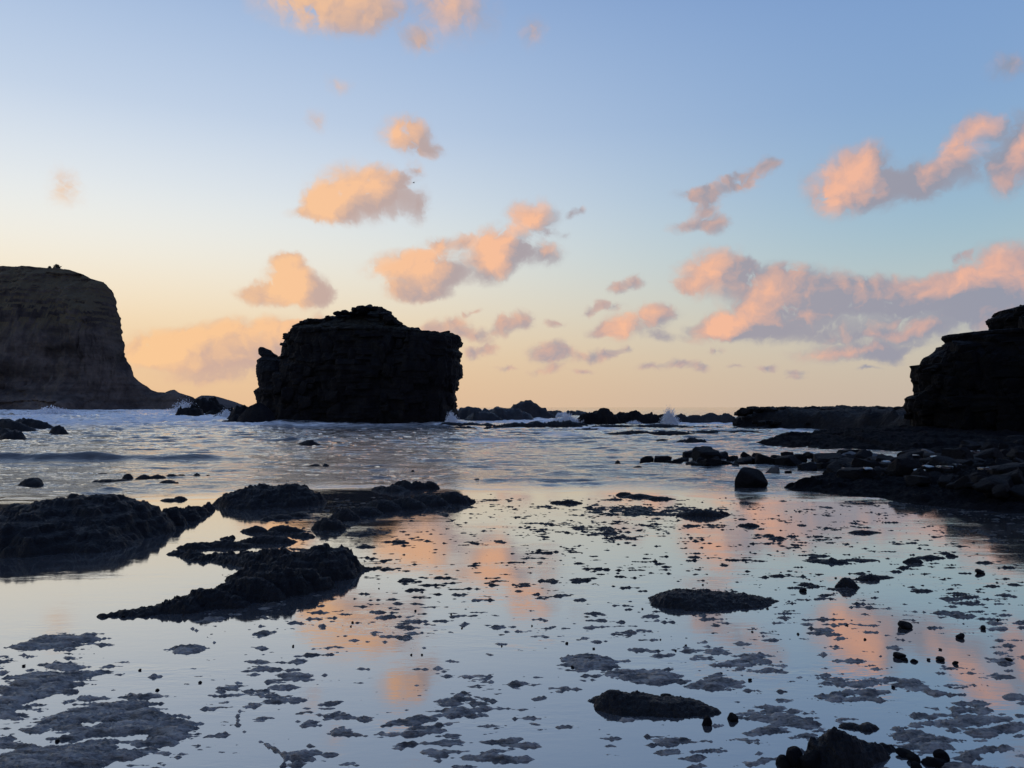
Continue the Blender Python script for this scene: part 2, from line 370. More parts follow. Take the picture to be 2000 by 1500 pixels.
af = t.nodes.new('ShaderNodeAttribute'); af.attribute_name = 'foam'
ac = t.nodes.new('ShaderNodeAttribute'); ac.attribute_name = 'chop'
rip = mnoise(t, 3.0, 4, .6, pos, (.6, 1.6, 1)); rip2 = mnoise(t, 16., 3, .6, pos, (.6, 1.4, 1))
hh = math_(t, 'ADD', math_(t, 'MULTIPLY', rip, .7), math_(t, 'MULTIPLY', rip2, .22))
patch = mrange(t, mnoise(t, .8, 3, .6, pos, (.7, 1.5, 1)), .48, .66, .02, .11)
bs = t.nodes.new('ShaderNodeBump'); bs.inputs['Distance'].default_value = .05; t.links.new(hh, bs.inputs['Height'])
t.links.new(math_(t, 'MAXIMUM', math_(t, 'MULTIPLY', ac.outputs['Fac'], .9), patch), bs.inputs['Strength'])
lw = t.nodes.new('ShaderNodeLayerWeight'); lw.inputs['Blend'].default_value = .5; t.links.new(bs.outputs[0], lw.inputs['Normal'])
f_film = math_(t, 'MULTIPLY_ADD', math_(t, 'POWER', lw.outputs['Facing'], 3.0), .6, .36)       # thin film over wet stone
f_deep = math_(t, 'MULTIPLY_ADD', math_(t, 'POWER', lw.outputs['Facing'], 4.2), .97, .02)      # open water
fac = math_(t, 'ADD', f_film, math_(t, 'MULTIPLY', math_(t, 'SUBTRACT', f_deep, f_film), ac.outputs['Fac']))
gl = t.nodes.new('ShaderNodeBsdfGlossy'); gl.inputs['Roughness'].default_value = .06; t.links.new(bs.outputs[0], gl.inputs['Normal'])
gl.inputs['Color'].default_value = (1, .975, .94, 1)
t.links.new(mrange(t, ac.outputs['Fac'], 0, 1, .05, .06), gl.inputs['Roughness'])
df = t.nodes.new('ShaderNodeBsdfDiffuse'); df.inputs['Color'].default_value = (.068, .068, .070, 1)
ms = t.nodes.new('ShaderNodeMixShader'); t.links.new(fac, ms.inputs[0]); t.links.new(df.outputs[0], ms.inputs[1]); t.links.new(gl.outputs[0], ms.inputs[2])
fd = t.nodes.new('ShaderNodeBsdfDiffuse'); fd.inputs['Color'].default_value = (.84, .83, .81, 1)
fn = mnoise(t, 1.6, 6, .7, pos, (.7, 1, 1)); ff = math_(t, 'MULTIPLY', af.outputs['Fac'], mrange(t, fn, .28, .62, .3, 1.5), clamp=True)
ms2 = t.nodes.new('ShaderNodeMixShader'); t.links.new(ff, ms2.inputs[0]); t.links.new(ms.outputs[0], ms2.inputs[1]); t.links.new(fd.outputs[0], ms2.inputs[2])
t.links.new(ms2.outputs[0], t.nodes['Material Output'].inputs['Surface'])
obj('sea', build_sea(), M_sea, kind='structure')

# ------------------------------------------------------------------ tall rock: rings stacked over a traced outline
def catmull(pts, n):
    pts = np.asarray(pts, float); d = np.r_[0, np.cumsum(np.hypot(*np.diff(pts, axis=0).T))]
    s = np.linspace(0, d[-1], n); return np.stack([np.interp(s, d, pts[:, 0]), np.interp(s, d, pts[:, 1])], -1)
def outline_rings(left, right, nz):
    """left/right edges as (x, z) bottom to top -> levels dense where the outline turns"""
    L_, R_ = np.asarray(left, float), np.asarray(right, float)
    zt = min(L_[-1, 1], R_[-1, 1]); zb = max(L_[0, 1], R_[0, 1])
    zf = np.linspace(zb, zt, 4000)
    l, r = np.interp(zf, L_[:, 1], L_[:, 0]), np.interp(zf, R_[:, 1], R_[:, 0])
    w = np.r_[0, np.cumsum(np.sqrt(np.diff(zf) ** 2 + (.5 * np.diff(l)) ** 2 + (.5 * np.diff(r)) ** 2))]
    z = np.interp(np.linspace(0, w[-1], nz), w, zf)
    return z, np.interp(z, zf, l), np.interp(z, zf, r)
def tower(left, right, yc, depth, nz, nu, p=3.2, amp=(.5, .25, .12), scale=2.5, seed=0, ycurve=None, edge=.5, topn=1.0, block=(1.6, 1.6, .55), dprof=(1, .95, .8, .25), dmin=.1):
    z, l, r = outline_rings(left, right, nz)
    u = np.linspace(0, 2 * math.pi, nu, endpoint=False)
    cu, su = np.cos(u), np.sin(u)
    sx = np.sign(cu) * np.abs(cu) ** (2 / p); sy = np.sign(su) * np.abs(su) ** (2 / p)
    zz = np.repeat(z, nu)
    hw = (r - l) / 2; cx = (r + l) / 2
    dep = depth * np.interp((z - z[0]) / (z[-1] - z[0]), [0, .5, .8, 1], dprof) * np.clip(hw / hw.max() * 1.6, dmin, 1)
    x = (cx[:, None] + hw[:, None] * sx[None]).ravel()
    y = (yc + dep[:, None] * sy[None]).ravel()
    V = np.stack([x, y, zz], -1)
    nx, ny = np.tile(cu, nz), np.tile(su, nz)
    q = V / scale
    fade = np.repeat(np.clip(hw / hw.max() * 1.4, .25, 1), nu)
    # edges seen in outline move less than the faces between them
    prof = np.tile(edge + (1 - edge) * np.abs(su) ** 1.5, nz)
    d = amp[0] * fbm(q * np.array([1, 1, .45]), 4, seed) * prof
    wz = V.copy(); wz[:, 2] += .35 * noise(V / 3., seed + 5)
    colid = cellr(v3(wz[:, 0] / block[0] * .8 + .3 * noise(V / 2., seed + 6), wz[:, 1] / block[1] * .8), seed + 14)
    wz[:, 2] += colid * 1.7
    d = d + amp[1] * (cellr(wz / np.array(block), seed + 2) - .5) * prof
    d = d + amp[2] * (cellr(v3(wz[:, 0] / 6, wz[:, 1] / 6, wz[:, 2] / .22), seed + 4) - .5)
    d = d + amp[1] * 1.1 * (ridged(q * np.array([2.4, 2.4, .35]), 3, seed + 8) - .4) * prof + amp[1] * .5 * (colid - .5)
    d = d + amp[2] * fbm(V / .5, 3, seed + 9)
    V[:, 0] += nx * d * fade; V[:, 1] += ny * d * fade
    V[:, 2] += amp[2] * .6 * fbm(V / 1.1, 3, seed + 11) * sstep(z[0] + .5, z[0] + 1.5, zz)
    topm = sstep(.55, .8, (zz - z[0]) / (z[-1] - z[0]))
    V[:, 2] += topn * topm * amp[0] * (.35 * (ridged(v3(V[:, 0] / 1.6, V[:, 1] / 1.6), 4, seed + 21, .6) - .5) + .10 * fbm(v3(V[:, 0] / .4, V[:, 1] / .4), 3, seed + 22))
    F = grid_faces(nu, nz, True)
    top = len(V); V = np.vstack([V, V[-nu:].mean(0)[None] + [0, 0, .02]])
    i = np.arange(nu); base_ = (nz - 1) * nu
    cap = np.stack([base_ + i, base_ + (i + 1) % nu, np.full(nu, top), np.full(nu, top)], -1)
    return V, F, cap
def mesh_tower(name, V, F, cap):
    me = bpy.data.meshes.new(name)
    me.from_pydata(V.tolist(), [], F.tolist() + [c[:3].tolist() for c in cap])
    me.polygons.foreach_set('use_smooth', np.full(len(me.polygons), True)); me.update(); return me
def px_edge(pts, Y): 
    return [(at(x, y, Y)[0], at(x, y, Y)[2]) for x, y in pts]

YS = 74.0
left = [(470,838),(478,826),(488,812),(500,796),(512,780),(506,772),(502,762),(516,755),(540,728),(550,704),(556,690),(559,672),(566,660),(571,646),(578,637),(594,629),(622,624),(646,618),(662,611),(690,607),(712,600),(720,598)]
right = [(884,838),(884,820),(887,806),(884,792),(889,780),(886,764),(891,752),(890,744),(900,735),(899,716),(894,704),(897,690),(889,682),(893,668),(890,658),(880,653),(862,652),(846,654),(830,649),(812,643),(795,640),(778,634),(768,626),(762,614),(750,606),(746,601),(738,599)]
ed = lambda e: px_edge(e, YS)
V, F, cap = tower(ed(left), ed(right), YS + 1.5, 6.0, 300, 520, 3.0, (.9, .46, .06), 2.6, 11)
stack = obj('sea_stack', None, label='tall black sea stack with a humped grassy top standing in the water', cat='sea stack', loc=(at(690, 830, YS)[0], YS, 0))
def child_mesh(name, V, F, cap, m_, par):
    V = V - np.array(par.location); return obj(name, mesh_tower(name, V, F, cap), m_, par)
# vegetation on the upper slopes of the stack mixes in by slope
def veg_mat(name, rock, grass, zlo, zhi, nlo, nhi, src):
    m = src.copy(); m.name = name; t = m.node_tree; b = t.nodes['Principled BSDF']
    g = t.nodes.new('ShaderNodeNewGeometry'); s1 = t.nodes.new('ShaderNodeSeparateXYZ'); s2 = t.nodes.new('ShaderNodeSeparateXYZ')
    t.links.new(g.outputs['True Normal'], s1.inputs[0]); t.links.new(g.outputs['Position'], s2.inputs[0])
    nn = mnoise(t, .35, 4, .6, g.outputs['Position'])
    f = math_(t, 'MULTIPLY', mrange(t, s1.outputs[2], nlo, nhi), mrange(t, math_(t, 'MULTIPLY_ADD', nn, (zhi - zlo) * .8, s2.outputs[2]), zlo, zhi))
    old = b.inputs['Base Color'].links[0].from_socket
    gn = mnoise(t, 2.5, 5, .7, g.outputs['Position'])
    t.links.new(mixc(t, f, old, mixc(t, gn, tuple(v * .55 for v in grass), grass)), b.inputs['Base Color'])
    return m
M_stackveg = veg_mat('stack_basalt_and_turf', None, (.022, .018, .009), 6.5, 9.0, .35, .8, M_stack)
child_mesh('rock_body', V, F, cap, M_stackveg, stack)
# the finger of rock on its left shoulder
l2 = [(492,838),(496,818),(503,800),(510,790),(503,776),(499,764),(511,757),(508,742),(505,732),(503,722),(505,710),(504,704),(511,697),(505,692),(503,682),(506,678)]
r2 = [(600,838),(598,800),(590,760),(578,735),(566,718),(556,706),(549,703),(543,699),(540,694),(533,690),(528,684),(518,680),(512,677)]
V, F, cap = tower(ed(l2), ed(r2), YS + .2, 2.6, 150, 150, 2.6, (.22, .16, .08), 1.6, 31)
child_mesh('rock_finger', V, F, cap, M_stack, stack)

# ------------------------------------------------------------------ headland: a section swept along the skyline
def ridge(sky_pts, Y0, section, ns, nt_, seed, amp, scale, strat=1.0, zfloor=-1.0):
    """sky_pts: skyline in photo pixels at depth Y0; section: (depth offset, share of the height) from the front foot over the crest to the back foot"""
    pw = np.array([(at(x, y, Y0)[0], at(x, y, Y0)[2]) for x, y in sky_pts]); out_ = pw[:, 0] < at(-60, 700, Y0)[0]
    ks = np.r_[0, np.cumsum(np.hypot(*np.diff(pw, axis=0).T) * np.where(out_[:-1], .12, 1.))]; sm = np.linspace(0, ks[-1], ns)   # coarser outside the view
    S = np.stack([np.interp(sm, ks, pw[:, 0]), np.interp(sm, ks, pw[:, 1])], -1)
    sec = catmull(section, nt_)
    x = np.tile(S[:, 0], nt_); T = np.tile(S[:, 1], nt_)
    hmax = S[:, 1].max(); k = np.clip(T / hmax, .05, 1) ** .8
    y = Y0 + np.repeat(sec[:, 0], ns) * k; z = np.repeat(sec[:, 1], ns) * T
    z = np.where(np.repeat(sec[:, 1], ns) <= 0, zfloor, z)
    x = x - .75 * np.maximum(y - Y0, 0) * (.5 + .5 * k)
    V = np.stack([x, y, z], -1); q = V / scale
    w = V.copy(); w[:, 2] += scale * .12 * noise(V / (scale * .8), seed + 3)
    d = amp * fbm(q * np.array([1, 1, .6]), 5, seed, .55)
    d = d + amp * .5 * strat * (cellr(v3(w[:, 0] / (scale * 1.5), w[:, 1] * 0, w[:, 2] / (scale * .22)), seed + 1) - .5)
    d = d + amp * .35 * strat * (noise(v3(w[:, 0] / scale * .3, w[:, 1] * 0, w[:, 2] / (scale * .09)), seed + 2))
    d = d + amp * .35 * ridged(q * np.array([2.2, 1, .8]), 3, seed + 6)
    V[:, 1] -= d * np.clip(k * 1.3, 0, 1)
    crest = np.repeat(sec[:, 1], ns)
    d2 = amp * .22 * ridged(V / (scale * .3), 3, seed + 12, .6) * sstep(.95, .8, crest); V[:, 1] -= d2 * np.clip(k * 1.3, 0, 1)
    V[:, 2] += amp * .05 * fbm(V / (scale * .35), 4, seed + 9) * sstep(.0, .2, crest)
    V[:, 0] += amp * .10 * strat * fbm(v3(w[:, 0] / scale, w[:, 1] / scale, w[:, 2] / (scale * .25)), 3, seed + 8) * sstep(1.0, .85, crest)
    return V, grid_faces(ns, nt_)
HY = 360.
V, F = ridge([(-2600,470),(-1600,486),(-900,496),(-420,506),(-200,512),(-80,516),(0,519),(60,522),(100,524),(140,528),(165,536),(182,545),(196,549),(208,553),(214,558),(223,568),(226,580),(231,598),(232,606),(237,622),(236,636),(240,652),(246,672),(246,690),(250,704),(259,716),(263,734),(272,744),(284,752),(296,762),(308,766),(322,767),(334,762),(343,761),(352,768),(366,772),(378,776),(386,783),(396,790),(404,797)], HY,
    [(-52, 0), (-46, .06), (-36, .14), (-32, .3), (-27, .5), (-24, .66), (-20, .78), (-9, .9), (0, 1), (30, .98), (60, .6), (80, 0)], 560, 190, 71, 8.0, 18., .6)
mh = rock_mat('headland_rock', (.056, .046, .042), (.150, .120, .098), .06, .9, .9, 2.5, (.16, .45, 1), .1)  # tone lifted lighter: sea haze over the headland is put into the colour
M_head = veg_mat('headland_rock_and_grass', None, (.150, .115, .068), 34, 46, .15, .42, mh)
o_ = np.array([at(120, 700, HY)[0], HY, 0])
hl = obj('headland', mesh_np('headland', V - o_, F), M_head, loc=o_, label='tall flat topped headland with a sheer dark cliff at the far left', cat='headland')
V, F = ridge([(372,797),(380,784),(388,778),(396,772),(408,772),(420,773),(434,777),(448,781),(460,785),(476,791),(492,797)], 820,
    [(-50, 0), (-30, .35), (-12, .8), (0, 1), (30, .6), (60, 0)], 120, 40, 72, 5., 30.)
o_ = np.array([at(430, 790, 820)[0], 820, 0])
obj('low_headland', mesh_np('low_headland', V - o_, F), rock_mat('far_rock', (.06, .055, .055), (.12, .10, .09), .05, .9, .6, 2., None, .1), loc=o_, label='low far point of land sloping to the sea behind the surf rock', cat='headland')

# ------------------------------------------------------------------ cliff on the right
YC = 37.0
cl = [(1792,880),(1786,845),(1782,820),(1778,804),(1775,792),(1778,785),(1776,778),(1784,773),(1795,771),(1796,755),(1794,735),(1795,722),(1793,713),(1814,711),(1815,704),(1822,697),(1836,690),(1846,684),(1850,676),(1862,674),(1869,668),(1863,658),(1866,653),(1884,651),(1900,652),(1915,657),(1926,653),(1942,651),(1953,648),(1956,640),(1950,630),(1949,624),(1960,614),(1962,608),(1985,602),(2010,596),(2060,580),(2120,560)]
Lc = px_edge(cl, YC + 4.0); zt_ = Lc[-1][1]
Rc = [(52, Lc[0][1]), (51.5, 2), (51, 4), (50, 6), (48, zt_)]
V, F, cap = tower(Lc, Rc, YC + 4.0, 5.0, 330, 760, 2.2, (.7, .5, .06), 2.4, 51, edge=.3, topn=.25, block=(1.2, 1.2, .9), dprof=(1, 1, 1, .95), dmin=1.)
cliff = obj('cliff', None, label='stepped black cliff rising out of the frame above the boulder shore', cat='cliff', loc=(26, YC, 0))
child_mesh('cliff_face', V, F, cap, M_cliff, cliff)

# ------------------------------------------------------------------ low rocks: height fields built from domes
def dome(b):
    px, pb, w, h = b[:4]; dr = b[4] if len(b) > 4 else .55; pw = b[5] if len(b) > 5 else .8
    g = P(px, pb); a = w / 2 * g[1] / FPX; bb = min(a * dr, 40)
    yc = g[1] + bb * .9; H = CAM_H + (795 - (pb - h)) / FPX * yc
    return g[0] * (yc / g[1]) ** .5, yc, a, bb, max(H, .02), pw
def crag(x, y, h, s, seed):
    p = v3(x / s, y / s, h / s * .6)
    d = .26 * fbm(p * .9, 3, seed + 3) + .13 * (ridged(p * 1.5, 2, seed + 5, .6) - .5)
    d = d + .20 * (np.abs(fbm(p * 2.6, 3, seed + 7, .6)) * 1.8 - .45) + .07 * (ridged(p * 7., 3, seed + 11, .65) - .5)
    return d + .06 * (cellr(p * np.array([2.6, 2.6, 5]) + .5 * d[:, None], seed + 8) - .5)
def height(x, y, domes, seed, rough=1.0, warp_=.28):
    am = float(np.mean([d[2] for d in domes])); am = max(am, .12)
    q2 = v3(x / am, y / am)
    wx = x + warp_ * am * fbm(q2 * 1.3, 4, seed, .6); wy = y + warp_ * am * fbm(q2 * 1.3, 4, seed + 40, .6)
    Hm = max(d[4] for d in domes); kk = 18. / Hm
    acc = np.full(len(x), math.exp(-8.))
    for (cx, cy, a, b, H, pw) in domes:
        q = np.sqrt(((wx - cx) / a) ** 2 + ((wy - cy) / b) ** 2); g = 1 - q ** 1.7
        acc = acc + np.exp(kk * np.where(g > 0, H * np.abs(g) ** pw, np.maximum(H * g * 1.2, -.6)))
    h = np.log(acc) / kk
    h = np.minimum(h, Hm * 1.12 + .0 * h)
    s = np.clip(Hm * 1.2, .12, 2.2)
    body = sstep(-.10 * Hm, .30 * Hm, h)
    h = h + rough * Hm * crag(x, y, h, s, seed) * (.3 + .7 * body)
    st = .2 * Hm; u = h / st + .5 * noise(q2 * 2., seed + 60); fr = u - np.floor(u)
    return h + .45 * st * (sstep(.25, .75, fr) - fr) * body
def pieces(F, n):
    lab = np.arange(n)
    for _ in range(4000):
        m = lab[F].min(1); new = lab.copy()
        for c in range(F.shape[1]): np.minimum.at(new, F[:, c], m)
        new = new[new]
        if (new == lab).all(): break
        lab = new
    return lab
def keep_joined(F, h, lim):
    """drop what lies under the water, but keep enough of it that the rock stays one piece; loose crumbs go"""
    for l in (lim, lim * 2.5, -9):
        G = F[(h[F] > l).any(1)]
        lab = pieces(G, len(h))[G[:, 0]]; u, c = np.unique(lab, return_counts=True)
        if len(u) == 1: return G
        if c.max() > .93 * len(G): return G[lab == u[c.argmax()]]
    return F
def rock(name, label, bumps, seed, mat_=None, rough=1.0, cells=9000, dens=1.0, cat='rock', group=None, warp_=.28):
    D = [dome(b) for b in bumps]
    x0 = min(d[0] - d[2] * 1.35 for d in D); x1 = max(d[0] + d[2] * 1.35 for d in D)
    y0 = min(d[1] - d[3] * 1.35 for d in D); y1 = max(d[1] + d[3] * 1.35 for d in D)
    dist = max(y0, 2.5); dx = dist / 900. / dens; dy = dx * 2.0
    nx, ny = (x1 - x0) / dx, (y1 - y0) / dy
    f = math.sqrt(nx * ny / cells) if nx * ny > cells else 1.
    nx, ny = max(14, int(nx / f)), max(12, int(ny / f))
    gx, gy = np.meshgrid(np.linspace(x0, x1, nx), np.linspace(y0, y1, ny)); gx, gy = gx.ravel(), gy.ravel()
    h = height(gx, gy, D, seed, rough, warp_)
    F = keep_joined(grid_faces(nx, ny), h, -.06 - .04 * dist / 15)
    lo = np.array([(x0 + x1) / 2, (y0 + y1) / 2, 0])
    V, F, _ = compact(np.stack([gx, gy, h], -1) - lo, F)
    return obj(name, mesh_np(name, V, F), mat_ or M_rock, loc=lo, label=label, cat=cat, group=group)

# -- left side, near
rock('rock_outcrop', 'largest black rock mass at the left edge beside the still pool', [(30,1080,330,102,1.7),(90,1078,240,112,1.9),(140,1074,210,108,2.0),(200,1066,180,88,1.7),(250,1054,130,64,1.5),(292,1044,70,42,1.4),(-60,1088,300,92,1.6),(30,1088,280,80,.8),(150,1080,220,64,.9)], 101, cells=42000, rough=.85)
rock('rock_spur', 'low black rock spur reaching from the left rock mass towards the pool', [(345,1018,90,32,.6),(378,1008,60,22,.7),(402,998,34,14,.8),(325,1028,70,36,.6)], 102)
rock('rock_outcrop', 'broad black rock outcrop with a knobbly flat top beyond the pool', [(500,994,160,48,1.2),(550,992,140,48,1.2),(590,988,80,36,1.1),(438,988,50,22,1.),(470,992,90,40,1.1),(608,985,46,20,1.)], 103, cells=26000)
rock('rock_outcrop', 'flat topped rock at the left edge in front of the surf', [(-10,845,150,28,.3),(50,840,110,23,.3),(75,838,60,14,.4),(-20,858,110,26,.3),(20,860,60,18,.4)], 104, cells=14000, rough=.8)
rock('rock', 'small humped rock at the tip of the left edge reef', [(110,850,40,18,.6)], 105)
rock('rock', 'small round rock awash behind the large left rock mass', [(57,947,46,14,.7),(70,945,24,12,.7)], 106)
for i, (n, lab, bb) in enumerate([
    ('rock', 'long low rock, nearest of the dark line in the left shallows', [(208,942,44,7,.5),(232,942,40,7,.5),(190,941,20,4,.5)]),
    ('rock', 'peaked rock at the left end of the row in the shallows', [(248,936,24,12,.7)]),
    ('rock', 'long lumpy rock in the middle of the row in the shallows', [(280,937,34,11,.6),(305,936,40,9,.5),(335,934,34,9,.5),(352,932,20,6,.5)]),
    ('rock', 'single smooth rock just in front of the row in the shallows', [(327,946,40,9,.6)]),
    ('rock', 'small round rock at the right end of the row in the shallows', [(383,932,17,9,.8)]),
    ('rock', 'tiny rock farthest right of the row in the shallows', [(406,931,10,5,.8)]),
    ('rock', 'tiny flat rock left behind the row in the shallows', [(200,927,28,4,.5)]),
    ('rock', 'thin low grey rock awash between the two big left outcrops', [(330,979,40,7,.4),(350,977,30,9,.5)]),
    ('rock', 'dark rock standing alone in the chop in front of the stack', [(602,872,46,13,.5),(618,871,24,7,.5),(590,871,20,9,.5)]),
    ('rock', 'pair of humps of dark rock in the chop below the stack', [(615,914,30,8,.6),(636,914,18,9,.7),(600,914,24,4,.5)]),
    ('rock', 'small pointed rock alone in the middle of the chop', [(932,940,16,7,.7)]),
    ('rock', 'tiny rock right of the pointed rock in the chop', [(989,937,12,4,.7)]),
    ('rock', 'tiny square rock in the chop above the long ridge', [(806,922,9,5,.8)]),
    ('rock', 'small rock alone left of the boulder row', [(1247,916,22,7,.7),(1240,916,22,3,.7)]),
    ('rock', 'tiny square rock farther out left of the boulder row', [(1207,904,10,6,.8)]),
    ('rock', 'low dark rocks awash in the channel before the ledges', [(1335,863,26,6,.5),(1352,864,34,10,.5),(1370,864,24,7,.5)]),
    ('rock', 'thin rock awash left of the channel rocks', [(1295,862,30,5,.4)]),
    ]): rock(n, lab, bb, 120 + i, cells=2500)
rock('rock_ledge', 'low knobbly rock ledge behind the long ridge in the shallows', [(745,958,44,10,.5),(785,957,60,18,.5),(815,956,40,16,.5),(840,955,40,16,.5),(770,960,60,12,.5)], 140, cells=7000)
rock('rock_ridge', 'long knobbly black ridge pointing right across the middle shallows', [(640,1036,70,26,.5),(705,1008,90,20,.5),(745,1000,90,27,.5),(790,996,90,26,.5),(835,989,90,23,.5),(880,984,76,25,.5),(905,982,50,13,.5),(672,1018,66,24,.5)], 141, cells=20000)
rock('rock_ledge', 'black rock ledge with a high right end among orange pools', [(622,1136,160,74,1.0),(655,1126,96,62,1.0),(565,1140,180,54,.8),(700,1116,60,18,.6),(738,1114,56,7,.5),(520,1108,150,34,.45),(460,1102,120,24,.5),(420,1098,100,20,.5),(372,1090,56,12,.5),(505,1140,150,38,.5)], 142, cells=42000)
rock('rock_ledge', 'flat black rock strip behind the ledge with the high right end', [(440,1070,110,15,.3),(375,1073,66,16,.35),(345,1083,36,11,.5),(520,1062,120,18,.3),(590,1050,56,11,.4),(395,1070,46,14,.4)], 143, cells=14000)
rock('rock_tail', 'long black rock tail tapering to the left into the still pool', [(270,1203,110,14,.35),(330,1199,150,26,.35),(400,1190,170,40,.35),(470,1178,170,54,.4),(530,1166,160,62,.45),(590,1156,130,50,.45),(238,1204,60,8,.4)], 144, cells=30000)
rock('rock', 'small rock off the left tip of the tapering tail', [(201,1206,28,12,.6)], 145)
for i, (lab, bb) in enumerate([
    ('low rock in the orange pool, nearest the broad outcrop', [(500,1040,50,15,.5),(485,1040,38,10,.5)]),
    ('flat rock strip right of the low rock in the orange pool', [(555,1040,70,16,.4),(530,1045,40,10,.5)]),
    ('small rock on the still water left of the orange pool', [(441,1054,26,8,.5),(452,1052,16,9,.6)]),
    ('tiny rock left of the flat rock strip on the pool', [(335,1084,24,8,.6)]),
    ('low rock scrap between the broad outcrop and the ridge', [(545,1014,60,10,.4),(580,1010,50,10,.4),(520,1016,30,7,.5)]),
    ]): rock('rock', lab, bb, 150 + i, cells=4000)
# -- rocks out on the flat
for i, (n, lab, bb) in enumerate([
    ('rock', 'long low black rock lying alone in the still water, right of centre', [(1330,1190,110,36,.9),(1370,1193,200,40,.8),(1435,1188,160,30,.7),(1305,1185,70,20,.5),(1490,1178,70,9,.5),(1352,1176,70,25,.5)]),
    ('rock', 'dark double rock between two low strips on the right flat', [(1657,1150,50,24,.5),(1700,1134,50,15,.5),(1725,1130,50,8,.4)]),
    ('rock', 'low rock strip with a central hump on the right flat', [(1630,1101,60,10,.4),(1600,1098,60,6,.4),(1680,1097,80,7,.35),(1625,1099,30,12,.5)]),
    ('rock', 'low pointed rock near the cliff reflection', [(1785,1100,40,14,.5),(1820,1092,60,10,.4),(1860,1088,24,8,.5)]),
    ('rock', 'flat jagged rock in front of the round boulder', [(1375,1010,90,17,.4),(1345,1008,50,10,.4),(1410,1006,40,10,.4)]),
    ('rock', 'small low rock below the flat jagged rock', [(1465,1029,40,9,.4),(1450,1027,20,6,.5)]),
    ('rock', 'thin flat rock at the near edge of the chop', [(1110,984,56,8,.3),(1090,983,30,6,.3)]),
    ('rock', 'long thin rock strip along the edge of the chop', [(1220,968,40,8,.35),(1250,972,70,8,.3),(1290,976,60,7,.3)]),
    ('rock', 'thin rock strip low on the water right of the jagged rock', [(1690,1042,70,8,.25)]),
    ('rock', 'big weathered black rock in the foreground with a pebble on it', [(1205,1392,96,48,.7),(1250,1398,170,46,.6),(1310,1400,160,42,.6),(1350,1400,110,30,.6),(1380,1396,60,14,.6),(1176,1374,60,22,.6)]),
    ('rock', 'rounded foreground rock cut by the bottom edge, near the right corner', [(1645,1505,140,86,.6),(1610,1500,70,54,.6),(1690,1490,110,54,.6),(1720,1470,60,26,.6)]),
    ('rock', 'low peaked rock just behind the rounded foreground rock', [(1697,1428,46,24,.6),(1665,1425,50,12,.6)]),
    ]): rock(n, lab, bb, 170 + i, cells=16000 if i in (0, 9, 10) else 5000, rough=.75 if i > 8 else .9)
# -- reefs and ledges far out
rock('surf_rock', 'jagged black rock in the surf left of the stack', [(370,818,70,30,.5),(392,815,80,40,.5),(410,812,60,36,.5),(430,812,60,22,.5),(355,816,36,18,.5)], 201, M_stack, cells=12000)
rock('rock_ledge', 'black ledge at the left foot of the stack', [(440,822,70,22,.5),(470,828,80,36,.5),(500,832,80,44,.5),(455,830,60,20,.4),(412,816,40,12,.5)], 202, M_stack, cells=12000)
rock('rock_ledge', 'low black shelf along the right foot of the stack', [(880,832,60,8,.5),(920,834,60,9,.4),(950,834,50,8,.4),(905,838,60,5,.3)], 203, cells=7000)
rock('reef', 'layered grey reef with a blocky summit right of the stack', [(920,822,110,27,.4),(980,822,130,26,.4),(1030,818,90,36,.4),(1022,814,50,31,.5),(1050,818,80,24,.4),(1085,816,60,17,.4),(945,824,80,22,.4),(1130,812,110,9,.3)], 204, M_reef, cells=22000, rough=.7)
rock('reef', 'low black reef strip with small bumps below the layered reef', [(1010,836,90,12,.3),(1045,836,60,14,.4),(1080,836,80,14,.3),(1110,836,60,15,.3),(1135,834,40,10,.3),(975,838,60,8,.3)], 205, cells=12000)
rock('reef', 'humped black reef in the middle of the far rocks', [(1150,830,60,28,.5),(1180,830,70,33,.5),(1215,829,70,24,.5),(1240,829,60,28,.5),(1270,829,70,22,.5),(1295,829,30,22,.5),(1165,829,50,31,.5)], 206, M_stack, cells=16000, rough=.7)
rock('reef', 'low flat grey reef just right of the sea spray', [(1330,827,44,19,.5),(1360,827,60,18,.4),(1390,827,70,21,.4),(1420,827,50,21,.4)], 207, M_reef, cells=12000, rough=.7)
rock('rock_shelf', 'nearly awash black rock shelf below the sea spray', [(1200,836,120,7,.2),(1290,836,140,8,.2),(1380,838,120,6,.2),(1460,840,110,6,.2),(1150,840,60,5,.2)], 209, cells=14000)
rock('rock_shelf', 'second awash shelf of dark rock nearer than the spray', [(1240,850,120,9,.2),(1310,850,120,9,.2),(1200,852,70,7,.2),(1380,848,110,8,.2),(1450,848,110,8,.2)], 210, cells=14000)
# ------------------------------------------------------------------ stony shore under the cliff
SHORE = np.array([P(*p)[:2] for p in [(1525,951),(1560,960),(1640,968),(1720,975),(1800,985),(1900,996),(2000,1004),(2200,1022),(2500,1010),(2700,880),(2200,862),(1960,866),(1850,876),(1790,890),(1740,902),(1690,911),(1640,920),(1590,932),(1545,943)]])
def poly_sd(x, y, poly):
    d = np.full(len(x), 1e9); ins = np.zeros(len(x), bool)
    for (ax, ay), (bx, by) in zip(poly, np.roll(poly, -1, 0)):
        ex, ey = bx - ax, by - ay; t = np.clip(((x - ax) * ex + (y - ay) * ey) / (ex * ex + ey * ey), 0, 1)
        d = np.minimum(d, np.hypot(x - ax - t * ex, y - ay - t * ey))
        ins ^= ((ay > y) != (by > y)) & (x < (bx - ax) * (y - ay) / (by - ay + 1e-12) + ax)
    return np.where(ins, d, -d)
